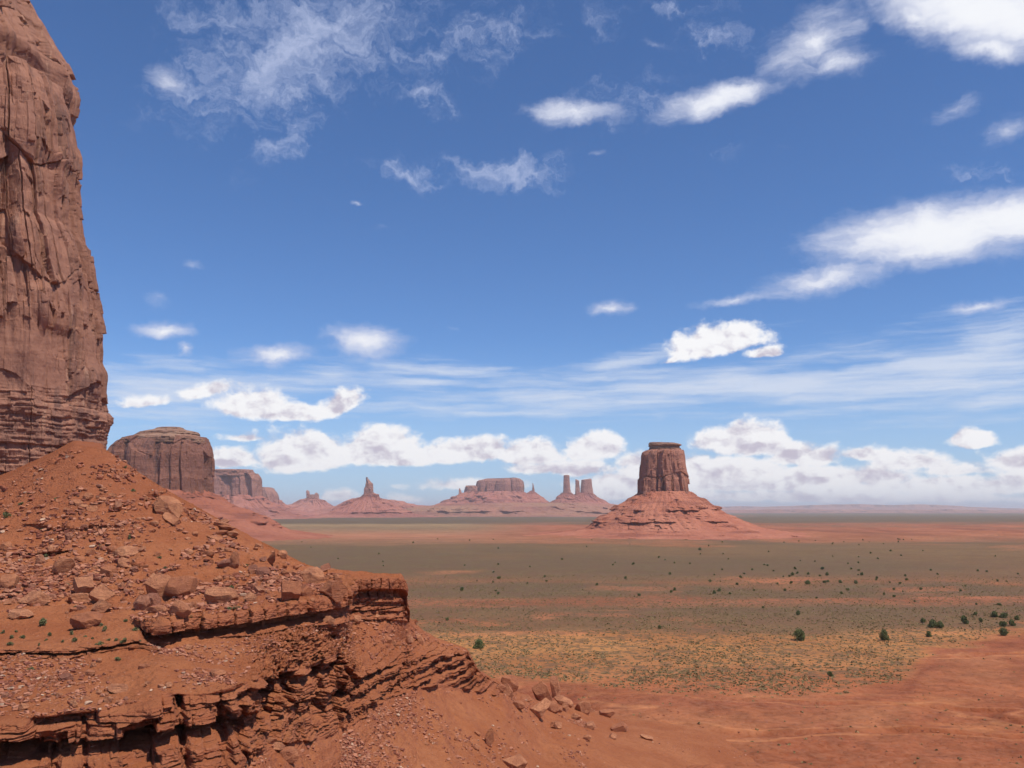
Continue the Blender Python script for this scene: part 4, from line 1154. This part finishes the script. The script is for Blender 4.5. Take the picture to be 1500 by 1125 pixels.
#        px, bottom py, w, h, tilt, proto, label
HERO = [
    (233, 877, 40, 38, .25, 0, 'big triangular boulder leaning over a dark hollow on the bench'),
    (264, 873, 44, 32, -.1, 1, 'big rounded boulder pressed against the right side of the triangular boulder'),
    (204, 893, 26, 22, .1, 2, 'round boulder touching the left foot of the triangular boulder'),
    (219, 888, 20, 20, 0, 3, 'squarish boulder just below the triangular boulder'),
    (228, 899, 25, 12, 0, 4, 'flat oval boulder in front of the triangular boulder on bare soil'),
    (259, 899, 30, 21, .1, 5, 'round boulder nearest the caprock edge below the triangular boulder'),
    (122, 919, 42, 26, -.15, 6, 'large smooth egg shaped boulder at the back of the shrubby bench'),
    (144, 897, 30, 20, -.2, 7, 'pale boulder leaning behind the egg shaped boulder'),
    (118, 872, 34, 28, .1, 8, 'square shouldered boulder with a dark underside on the lower slope'),
    (112, 883, 26, 15, 0, 9, 'dark purple brown boulder under the square shouldered one'),
    (144, 883, 30, 26, -.3, 10, 'boulder tilted up to the right beside the dark purple one'),
    (90, 837, 38, 24, -.55, 11, 'long slab tilted steeply up to the right on the talus'),
    (45, 886, 40, 22, .3, 0, 'dark flat slab sliding down at the left end of the boulder field'),
    (12, 862, 26, 22, 0, 1, 'mushroom shaped boulder at the left edge of the slope'),
    (27, 905, 34, 14, .1, 2, 'low flat boulder by the left edge above the shrubby bench'),
    (157, 843, 22, 17, -.15, 3, 'light tan boulder below the broken slabs on the talus'),
    (183, 817, 34, 17, .15, 4, 'broad broken slab with a dark underside in mid slope'),
    (177, 829, 24, 14, .3, 5, 'pointed slab under the broad broken slab'),
    (164, 811, 18, 14, -.2, 6, 'pale wedge left of the broad broken slab'),
    (131, 815, 15, 12, 0, 7, 'small rounded boulder left of the pale wedge'),
    (170, 747, 18, 16, .1, 8, 'lone pale block high on the talus slope'),
    (243, 753, 40, 26, .55, 9, 'largest tilted slab near the crest of the talus'),
    (249, 767, 26, 13, .6, 10, 'bright orange slab lying below the largest tilted slab'),
    (228, 742, 12, 11, 0, 11, 'small block at the left foot of the largest tilted slab'),
    (114, 741, 18, 11, -.2, 0, 'leftmost stone of the cluster high on the talus'),
    (128, 733, 14, 11, .2, 1, 'uppermost stone of the cluster high on the talus'),
    (123, 745, 12, 8, 0, 2, 'lower middle stone of the cluster high on the talus'),
    (136, 747, 14, 9, .1, 3, 'right hand stone of the cluster high on the talus'),
    (224, 769, 12, 8, 0, 4, 'dark reddish block in the middle of the talus'),
    (341, 832, 16, 26, .2, 5, 'upright block standing on end above the caprock ledge'),
    (330, 830, 26, 13, .35, 6, 'pale slab lying against the upright block'),
    (397, 828, 13, 26, -.45, 7, 'upright leaning slab standing out against the green plain'),
    (424, 878, 42, 30, .3, 8, 'large flat topped block with a dark front near the caprock corner'),
    (456, 855, 32, 24, -.15, 9, 'purple brown block behind the large flat topped one'),
    (477, 836, 15, 12, 0, 10, 'small block on the skyline by the neck of the promontory'),
    (446, 872, 24, 18, .2, 11, 'block wedged right of the large flat topped one'),
    (487, 876, 34, 28, .4, 0, 'pale pointed block at the very corner of the caprock ledge'),
    (318, 884, 46, 26, -.1, 1, 'broad low pale boulder cluster at the foot of the talus'),
    (384, 842, 20, 13, .1, 2, 'low dark fronted block right of the upright block'),
    (371, 836, 14, 11, 0, 3, 'small block beside the low dark fronted block'),
    (304, 814, 15, 10, 0, 4, 'bright orange topped block in the right half of the talus'),
    (57, 824, 13, 15, .2, 5, 'pale block below the thin ledge at the left'),
    (98, 792, 11, 14, -.1, 6, 'pale square plate standing at the end of the thin ledge'),
    (366, 882, 20, 15, 0, 7, 'boulder sitting just behind the caprock edge'),
    (378, 870, 16, 13, 0, 8, 'pale block behind the caprock edge, left of the large flat topped block'),
    (751, 1002, 24, 18, .1, 9, 'rounded boulder with a pale top at the head of the rockfall'),
    (745, 1019, 13, 19, -.4, 10, 'yellowish upright boulder at the left of the rockfall'),
    (733, 1010, 16, 10, 0, 11, 'dark boulder left of the yellowish one'),
    (797, 1024, 28, 28, .1, 0, 'largest boulder of the rockfall, split and domed'),
    (813, 1022, 13, 32, .05, 1, 'tall thin slab standing against the largest boulder of the rockfall'),
    (826, 1028, 26, 12, .35, 2, 'dark slabs sliding away right of the tall thin slab'),
    (771, 1026, 15, 8, 0, 3, 'pale flat oval boulder in the rockfall'),
    (758, 1037, 20, 11, .2, 4, 'grey brown boulder below the pale flat oval one'),
    (811, 1042, 18, 17, 0, 5, 'dark block below the largest boulder of the rockfall'),
    (819, 1042, 10, 8, 0, 6, 'small pale stone beside two dark blocks'),
    (828, 1041, 11, 14, .1, 7, 'narrow dark block right of the small pale stone'),
    (788, 1050, 40, 20, .5, 8, 'long rough slab lying down the middle of the rockfall'),
    (855, 1044, 20, 17, -.1, 9, 'dark pyramid shaped boulder at the right of the rockfall'),
    (866, 1038, 12, 6, .2, 10, 'small flat piece right of the dark pyramid'),
    (844, 1052, 14, 9, 0, 11, 'dark pair of stones below the pyramid boulder'),
    (815, 1066, 17, 10, .1, 0, 'dark boulder at the foot of the long rough slab'),
    (888, 1049, 22, 10, .1, 1, 'low dark boulder out on the red flat beyond the rockfall'),
    (866, 1067, 14, 11, .1, 2, 'squarish dark block alone on the red slope'),
    (906, 1070, 26, 10, .3, 3, 'long dark slab lowest down on the red flat'),
    (861, 1085, 13, 8, 0, 4, 'small dark boulder alone below the squarish block'),
    (898, 1081, 14, 8, .3, 5, 'flat brownish stone below the long dark slab'),
    (949, 1082, 18, 6, .1, 6, 'farthest right dark stone on the red flat'),
    (716, 1092, 14, 26, .25, 7, 'upright pointed boulder on the pebbly slope'),
    (757, 1132, 38, 24, 0, 8, 'blocky boulder cut by the bottom of the frame'),
    (422, 1113, 24, 18, 0, 9, 'smooth round boulder in the gully under the cliff'),
    (404, 1098, 22, 12, .2, 10, 'flat pale boulder above the smooth round one in the gully'),
    (395, 1088, 16, 9, -.2, 11, 'small boulder at the top of the gully'),
    (95, 996, 20, 10, .15, 0, 'stacked dark flakes on the slope below the shrubby bench'),
    (131, 990, 13, 9, -.1, 1, 'angular stone right of the stacked dark flakes'),
    (107, 1037, 12, 12, .1, 2, 'pale wedge of stone near the front cliff edge'),
    (173, 1014, 24, 12, .2, 3, 'low angular boulder half buried above the front cliff'),
    (317, 990, 20, 12, .25, 4, 'smooth oval boulder in the hollow behind the soil ridge'),
    (247, 1006, 12, 8, 0, 5, 'rightmost of three small round stones on the soil slab'),
    (237, 1007, 9, 6, 0, 6, 'middle one of three small round stones on the soil slab'),
    (215, 1003, 10, 6, 0, 7, 'leftmost of three small round stones on the soil slab'),
    (31, 1042, 14, 12, 0, 8, 'orange stone near the left end of the front cliff edge'),
    (156, 1030, 12, 9, 0, 9, 'dark fronted block right at the front cliff edge'),
    (276, 950, 9, 8, 0, 10, 'dark stone below the caprock ledge beside white chips'),
    (576, 905, 12, 0.1, 0, 11, None),
    (480, 912, 16, 12, .4, 0, 'pale tilted block just below the caprock corner'),
    (523, 912, 14, 11, .2, 1, 'pale square block at the foot of the promontory wall'),
    (568, 940, 12, 9, .2, 2, 'dark topped block on the slope below the promontory'),
    (615, 940, 9, 13, .3, 3, 'upright fin of rock on the slope right of the promontory'),
    (600, 942, 10, 12, -.2, 4, 'second upright fin of rock left of the first'),
]
n_b = 0
taken = []
for (px, py, w, h, tilt, pr, lab) in HERO:
    if lab is None: continue
    p = on_spur(px, py)
    if p is None: p = on_plain(px, py)
    k = p[1] / F
    boulder(p, w * k, h * k, lab, 'boulders on the near slopes', pr, tilt=tilt)
    taken.append((px, py, w)); n_b += 1

# dark bedded outcrop on the crest: four stones of its own
for i, (px, py, w, h) in enumerate([(318, 782, 26, 7), (330, 776, 26, 8), (322, 770, 20, 7), (336, 786, 20, 8), (312, 790, 24, 7), (328, 764, 14, 7)]):
    p = on_spur(px, py)
    if p is None: continue
    k = p[1] / F
    boulder(p, w * k, h * k, ['broad dark plate at the left of the outcrop on the crest', 'dark plate in the middle of the outcrop on the crest', 'dark plate resting on top of the crest outcrop', 'dark plate at the right foot of the crest outcrop', 'lowest dark plate of the crest outcrop', 'topmost small dark plate of the crest outcrop'][i], 'boulders on the near slopes', None, 1.0, tilt=.15)
    n_b += 1

# the rest of the boulders one can count
ZONES = [  # polygon (px, py) box, count, size range, label, bias
    ((60, 690, 330, 800), 62, (5, 11), 'small angular stone on the upper talus below the butte'),
    ((0, 800, 330, 900), 66, (6, 15), 'middling angular boulder among the boulder field on the bench'),
    ((330, 800, 500, 880), 44, (6, 14), 'middling boulder behind the caprock ledge'),
    ((0, 965, 240, 1035), 26, (5, 10), 'small stone on the slope above the front cliff'),
    ((560, 1040, 760, 1120), 18, (4, 9), 'small stone on the pebbly slope below the layered ledges'),
    ((540, 900, 660, 950), 9, (5, 9), 'small block on the slope under the promontory'),
]
for (x0, y0, x1, y1), cnt, (s0, s1), lab in ZONES:
    c = 0; tries = 0
    while c < cnt and tries < cnt * 12:
        tries += 1
        px = random.uniform(x0, x1); py = random.uniform(y0, y1)
        crest = np.interp(px, [0, 50, 110, 155, 200, 240, 300, 340, 400, 440, 470, 590, 620, 690], [706, 690, 668, 668, 696, 722, 756, 778, 808, 828, 840, 846, 930, 960])
        if py < crest: continue
        s = s0 + (s1 - s0) * random.random() ** 2.2
        if any(abs(px - a) < (s + w) * .42 and abs(py - b + 4) < (s + w) * .35 for a, b, w in taken): continue
        p = on_spur(px, py)
        if p is None: continue
        k = p[1] / F
        boulder(p, s * k, s * k * random.uniform(.5, .85), lab, lab.replace('small ', 'small stones: ').replace('middling ', 'boulders: '), tilt=random.uniform(-.35, .35))
        taken.append((px, py, s)); c += 1; n_b += 1
print('boulders', n_b)


# ------------------------------------------------------------------ loose rubble: beyond counting
def build_rubble():
    base = []
    for i in range(6):
        v, f = rock_mesh(1200 + i, 2, 3, .06)
        base.append((v * .5, f))
    V, Fc, C = [], [], []
    W = []
    off = 0
    tones = np.array([(0.30, 0.105, 0.058), (0.37, 0.15, 0.085), (0.42, 0.19, 0.115), (0.24, 0.085, 0.055), (0.52, 0.34, 0.23), (0.46, 0.20, 0.12)])
    nr, nc = SQX.shape
    def drop(n, rows, pxr, size, weight=None, pale=.02):
        nonlocal off
        r_ok = np.where((SKIND >= rows[0]) & (SKIND <= rows[1]))[0]
        c_ok = np.where((PXS >= pxr[0]) & (PXS <= pxr[1]))[0]
        ri = RNG.choice(r_ok, n * 3); ci = RNG.choice(c_ok, n * 3)
        P = SPUR[ri, ci]
        m = fbm(P[:, 0] * .18, P[:, 1] * .18, P[:, 2] * .1, 3, 700) + RNG.uniform(-.25, .25, len(P)) > .02
        P = P[m][:n]
        for p in P:
            v, f = base[RNG.integers(6)]
            s = size[0] + (size[1] - size[0]) * RNG.random() ** 2.5
            a = RNG.uniform(0, 6.28); ca, sa = math.cos(a), math.sin(a)
            w = v * np.array([s, s * RNG.uniform(.5, 1), s * RNG.uniform(.3, .75)])
            q = np.stack([w[:, 0] * ca - w[:, 1] * sa, w[:, 0] * sa + w[:, 1] * ca, w[:, 2] + .3 * (w[:, 0] * RNG.uniform(-.8, .8))], -1) + p + np.array([0, 0, s * .12])
            V.append(q); Fc.append(f + off); off += len(v)
            t = tones[4] if RNG.random() < pale else tones[RNG.choice([0, 1, 2, 3, 5])]
            C.append(np.repeat(np.append(t, 1)[None], len(v), 0))
    drop(6500, (7, 8), (-100, 470), (.10, 1.05))
    drop(2600, (6, 7), (0, 500), (.10, .85))
    drop(2600, (2, 2), (-100, 345), (.08, .50), pale=.035)
    drop(1500, (3, 4), (215, 520), (.10, .45), pale=.035)
    drop(400, (3, 4), (500, 700), (.15, .7))
    drop(4200, (0, 0), (500, 860), (.08, .62), pale=.035)
    drop(500, (0, 0), (360, 520), (.10, .5))
    drop(260, (0, 1), (740, 1200), (.10, .5))
    drop(500, (1, 1), (740, 860), (.10, .6))
    # stones out on the bare wash
    for _ in range(1500):
        d_ = 118 + 150 * RNG.random() ** 1.3; px_ = RNG.uniform(860, 1520)
        x_ = (px_ - CX) / F * d_
        W.append((x_, d_))
    Wa = np.array(W); Wz = plain_height(Wa[:, 0], Wa[:, 1])
    okw = fbm(Wa[:, 0] * .06, Wa[:, 1] * .06, Wz * 0, 3, 733) > -.1
    for (x_, y_), z_ in zip(Wa[okw], Wz[okw]):
        v, f = base[RNG.integers(6)]; s_ = .10 + .55 * RNG.random() ** 5
        V.append(v * np.array([s_, s_ * .8, s_ * .5]) + np.array([x_, y_, z_ + s_ * .1])); Fc.append(f + off); off += len(v)
        C.append(np.repeat(np.append(tones[RNG.choice([0, 1, 3, 3])], 1)[None], len(v), 0))
    o = mesh_np('rubble', np.concatenate(V), np.concatenate(Fc), M_RUBBLE, attrs={'tone': ('C', np.concatenate(C))}, smooth=False)
    tag(o, 'loose stones and pale chips strewn over the near slopes', 'rubble', kind='stuff')


build_rubble()


# ================================================================== plants
def leaf_blob(n, seed, flat=1.0, leaf=.11, clumps=9, spread=.55):
    """a bush of many small leaf faces gathered in uneven clumps, unit half-width, sitting on z=0"""
    rs = np.random.default_rng(seed)
    cs = []
    for i in range(clumps):
        a = rs.uniform(0, 6.28); r = rs.uniform(0, spread)
        cs.append((r * math.cos(a), r * math.sin(a), rs.uniform(.25, .95) * (1.1 - r * .7), rs.uniform(.28, .5)))
    P = []
    for i in range(n):
        c = cs[rs.integers(clumps)]
        d = rs.normal(size=3); d /= np.linalg.norm(d)
        r = c[3] * rs.uniform(.55, 1.05)
        P.append((c[0] + d[0] * r, c[1] + d[1] * r, c[2] + d[2] * r * .85))
    P = np.array(P); P[:, 2] = np.abs(P[:, 2])
    k = n
    A = rs.normal(size=(k, 3)); A /= np.linalg.norm(A, axis=1, keepdims=True)
    B = np.cross(A, rs.normal(size=(k, 3))); B /= np.linalg.norm(B, axis=1, keepdims=True)
    s = leaf * rs.uniform(.6, 1.3, (k, 1))
    V = np.stack([P + A * s, P - A * s * .5 + B * s * .8, P - A * s * .5 - B * s * .8], 1).reshape(-1, 3)
    V[:, 2] *= flat
    Fc = np.arange(3 * k).reshape(-1, 3)
    return V, Fc


JUN = []
for i in range(4):
    V, Fc = leaf_blob(2600, 40 + i, 1.0, .075, 16, .62)
    o = mesh_np('crown', V, Fc, M_JUN, smooth=False); cm = o.data; bpy.data.objects.remove(o)
    # trunk: short, forked
    vs, fs = [], []
    def limb(p0, p1, r0, r1, vs=vs, fs=fs):
        p0, p1 = np.array(p0, float), np.array(p1, float); ax = p1 - p0; ax /= np.linalg.norm(ax)
        u_ = np.cross(ax, (0.3, .9, .1)); u_ /= np.linalg.norm(u_); w_ = np.cross(ax, u_)
        b = len(vs)
        for p, r in ((p0, r0), ((p0 + p1) / 2 + .03 * u_, (r0 + r1) / 2), (p1, r1)):
            for k in range(7):
                a = k / 7 * 6.283
                vs.append(p + r * (math.cos(a) * u_ + math.sin(a) * w_))
        for q in range(2):
            for k in range(7):
                fs.append((b + q * 7 + k, b + q * 7 + (k + 1) % 7, b + (q + 1) * 7 + (k + 1) % 7, b + (q + 1) * 7 + k))
    limb((0, 0, -.1), (.05, 0, .35), .10, .07); limb((.05, 0, .3), (.4, .1, .8), .06, .025); limb((.05, 0, .3), (-.3, -.15, .85), .06, .025); limb((.03, 0, .3), (0, .3, .95), .05, .02)
    o = mesh_np('trunk', np.array(vs), np.array(fs), M_BARK); tm = o.data; bpy.data.objects.remove(o)
    JUN.append((cm, tm))


def juniper(px, py, w, h, label, group=None, parts=True, pos=None):
    p = on_plain(px, py) if pos is None else pos
    k = p[1] / F
    t = thing('juniper_bush', label, 'juniper', (p[0], p[1], p[2] - .02), group)
    t.rotation_euler = (0, 0, random.uniform(0, 6.28))
    s = w * k / 2 * 1.0
    t.scale = (s, s, h * k / 1.25)
    cm, tm = JUN[random.randrange(4)]
    c = bpy.data.objects.new('crown', cm); COL.objects.link(c); c.parent = t
    if parts:
        c2 = bpy.data.objects.new('trunk', tm); COL.objects.link(c2); c2.parent = t
    return t


JL = [(701, 949, 23, 13, 'low wide bright green juniper alone beside the layered ledges'),
      (1173, 938, 23, 18, 'largest round dark juniper on the tawny flat'),
      (1296, 938, 18, 16, 'round dark juniper right of the largest one on the tawny flat'),
      (1352, 912, 9, 7, 'small juniper at the left of the eastern thicket'),
      (1366, 919, 15, 12, 'left juniper of the joined pair in the eastern thicket'),
      (1377, 920, 14, 10, 'right juniper of the joined pair in the eastern thicket'),
      (1361, 933, 12, 9, 'pale thin juniper below the joined pair'),
      (1413, 914, 12, 13, 'taller dark juniper standing alone in the eastern thicket'),
      (1437, 911, 8, 8, 'small juniper right of the taller dark one'),
      (1457, 904, 16, 9, 'wide juniper at the back of the eastern thicket'),
      (1471, 905, 14, 8, 'wide juniper at the back right of the eastern thicket'),
      (1470, 918, 14, 10, 'pale green juniper in the middle of the eastern thicket'),
      (1483, 917, 11, 10, 'dark round juniper right of the pale green one'),
      (1470, 931, 19, 12, 'frontmost wide juniper at the edge of the bare wash'),
      (1489, 908, 10, 7, 'rightmost juniper of the eastern thicket'),
      (1169, 901, 8, 7, 'small dark juniper just beyond the tawny flat'),
      (1216, 991, 10, 8, 'small pale juniper among the sage near the wash'),
      (677, 865, 9, 7, 'dark juniper dot in the plain right of the promontory'),
      (655, 909, 6, 5, 'tiny juniper in the plain behind the promontory'),
      (967, 921, 7, 6, 'small dark juniper in the middle of the sage flat'),
      (1429, 901, 9, 6, 'thin juniper behind the eastern thicket')]
for a in JL: juniper(*a[:5], 'junipers on the valley floor')
far = [(1183, 856, 10, 6), (1208, 854, 8, 5), (1213, 853, 7, 4), (1231, 854, 7, 5), (1254, 855, 7, 5), (1329, 850, 7, 4), (1160, 843, 7, 5), (1162, 834, 5, 4), (1157, 845, 5, 4), (1184, 842, 5, 4), (1204, 834, 8, 4), (1212, 843, 6, 5), (1262, 843, 6, 5),
       (1247, 834, 5, 3), (1256, 836, 6, 3), (1258, 825, 4, 3), (1133, 837, 5, 3), (1120, 828, 5, 3), (1125, 829, 5, 3), (1027, 806, 6, 4), (1464, 887, 8, 4), (1430, 886, 5, 4), (1284, 850, 5, 3), (1363, 836, 4, 3), (1374, 842, 4, 3), (1446, 838, 5, 3), (1090, 841, 5, 3), (1058, 835, 4, 2.6), (1010, 826, 4, 2.6), (1118, 891, 5, 3.4), (1196, 877, 4, 3), (1408, 866, 6, 3), (1340, 882, 4, 3)]
g = 'scattered far junipers on the plain'
for px, py, w, h in far:
    juniper(px, py, w, h, 'small dark juniper among many dotting the middle distance', g, parts=False)
for i in range(140):
    py = 790 + 85 * random.random() ** 1.5
    px = random.uniform(420 + (py - 790) * 2.0, 1500)
    if py > 842 and px < 605: continue
    s = (py - 748) * .045 * random.uniform(.55, 1.25) + .9
    if random.random() < .4 and not (900 < px < 1350): continue
    juniper(px, py, s, s * .7, 'small dark juniper among many dotting the middle distance', g, parts=False)


# green tufts on the shrubby bench and slopes
TUF = []
for i in range(4):
    V, Fc = leaf_blob(420, 80 + i, .75, .12, 6, .6)
    o = mesh_np('desert_shrub', V, Fc, M_TUFT, smooth=False); TUF.append(o.data); bpy.data.objects.remove(o)

tuft_px = [(61, 915, 17, 9), (18, 936, 10, 4), (34, 935, 9, 4), (13, 945, 12, 5), (72, 931, 8, 5), (102, 929, 9, 4), (66, 937, 6, 3), (110, 939, 10, 5), (146, 917, 8, 4), (152, 923, 10, 5), (145, 943, 11, 5), (160, 938, 7, 3), (168, 938, 8, 4), (182, 940, 11, 5), (197, 924, 10, 5), (204, 942, 5, 3), (182, 910, 9, 4), (93, 941, 6, 3), (125, 932, 6, 3), (107, 893, 10, 5), (21, 902, 10, 3), (5, 929, 7, 4), (46, 983, 11, 6), (170, 967, 12, 5),
           (335, 893, 12, 4), (340, 868, 13, 8), (196, 720, 8, 4), (183, 686, 5, 4), (189, 788, 7, 6), (146, 801, 6, 4), (80, 731, 7, 3), (31, 742, 8, 4), (60, 777, 6, 4), (67, 820, 10, 5), (100, 860, 9, 5), (234, 818, 8, 3), (243, 834, 7, 3), (447, 868, 16, 6), (361, 829, 5, 3), (8, 758, 12, 8), (240, 838, 7, 3), (280, 905, 8, 3), (345, 890, 14, 4), (22, 925, 6, 3), (136, 936, 6, 3), (56, 944, 5, 3)]
for i, (px, py, w, h) in enumerate(tuft_px):
    p = on_spur(px, py)
    if p is None: continue
    k = p[1] / F
    o = bpy.data.objects.new('desert_shrub', TUF[i % 4]); COL.objects.link(o)
    o.location = (p[0], p[1] + .1, p[2] - .03); s = w * k / 2 * 1.3
    o.scale = (s, s, h * k / .7); o.rotation_euler = (0, 0, random.uniform(0, 6.28))
    if i == 0:
        tag(o, 'largest dark green shrub on the bench left of the egg shaped boulder', 'shrub', 'green shrubs on the near slopes')
    elif i < 22:
        tag(o, 'small green shrub on the bare bench above the low ledge', 'shrub', 'green shrubs on the bench')
    else:
        tag(o, 'small green shrub rooted among stones on the near slope', 'shrub', 'green shrubs among the stones')


# sagebrush: a ground cover of low domes
def build_sage():
    n = 120000
    py = 1120 - (1120 - 842) * RNG.random(n) ** .85
    px = RNG.uniform(380, 1560, n)
    a = np.tan(np.arctan((py - CY) / F) - PITCH); d = H / a
    b = (CY - py) / F; X = (px - CX) / F * d / (cp - b * sp)
    col, veg_shade, bare = plain_paint(px, py, X, d)
    keep = (RNG.random(n) < np.clip(veg_shade * 1.1, 0, 1)) | ((RNG.random(n) < .05) & (bare > .5))
    keep &= RNG.random(n) < .8
    keep &= ~((bare > .4) & (RNG.random(n) < .9))
    clus = fbm(X * .08, d * .08, X * 0, 3, 800)
    keep &= (clus + RNG.uniform(-.5, .5, n)) > -.12
    X, d, px, py = X[keep], d[keep], px[keep], py[keep]
    Z = plain_height(X, d)
    m = len(X)
    size = np.clip(d, 0, 800) * .0 + RNG.uniform(.16, .46, m) * (1 + .5 * (RNG.random(m) < .06))
    # each bush: 10 small tilted leaf faces in a dome
    k = 8
    th = RNG.uniform(0, 6.283, (m, k)); ph = np.arccos(RNG.uniform(0, 1, (m, k)))
    dirs = np.stack([np.sin(ph) * np.cos(th), np.sin(ph) * np.sin(th), np.cos(ph) * .75], -1)
    C = np.stack([X, d, Z], -1)[:, None] + dirs * size[:, None, None] * RNG.uniform(.45, 1, (m, k, 1))
    A = RNG.normal(size=(m, k, 3)); A /= np.linalg.norm(A, axis=-1, keepdims=True)
    B = np.cross(A, RNG.normal(size=(m, k, 3))); B /= np.linalg.norm(B, axis=-1, keepdims=True)
    s = size[:, None, None] * .55
    V = np.stack([C + A * s, C - A * s * .5 + B * s * .85, C - A * s * .5 - B * s * .85], 2).reshape(-1, 3)
    Fc = np.arange(len(V)).reshape(-1, 3)
    o = mesh_np('sagebrush', V, Fc, M_SAGE, smooth=False)
    tag(o, 'low grey green sagebrush covering the valley floor', 'sagebrush', kind='stuff')
    print('sage', m)


build_sage()

# ================================================================== haze
HX, HY0, HY1, HZ0, HZ1 = 60000, -1500, 92000, -12.0, 430.0
hv = np.array([(x, y, z) for x in (-HX, HX) for y in (HY0, HY1) for z in (HZ0, HZ1)], float)
hf = np.array([(0, 1, 3, 2), (4, 6, 7, 5), (0, 4, 5, 1), (2, 3, 7, 6), (0, 2, 6, 4), (1, 5, 7, 3)])
m, T = new_mat('haze_air')
vol = T.n('ShaderNodeVolumePrincipled')
vol.inputs['Color'].default_value = (0.93, 0.95, 1.0, 1)
vol.inputs['Density'].default_value = 3.7e-5
vol.inputs['Anisotropy'].default_value = 0.2
out = T.n('ShaderNodeOutputMaterial')
T.put(out.inputs['Volume'], vol.outputs[0])
o = mesh_np('haze', hv, hf, m, smooth=False)
tag(o, kind='stuff')
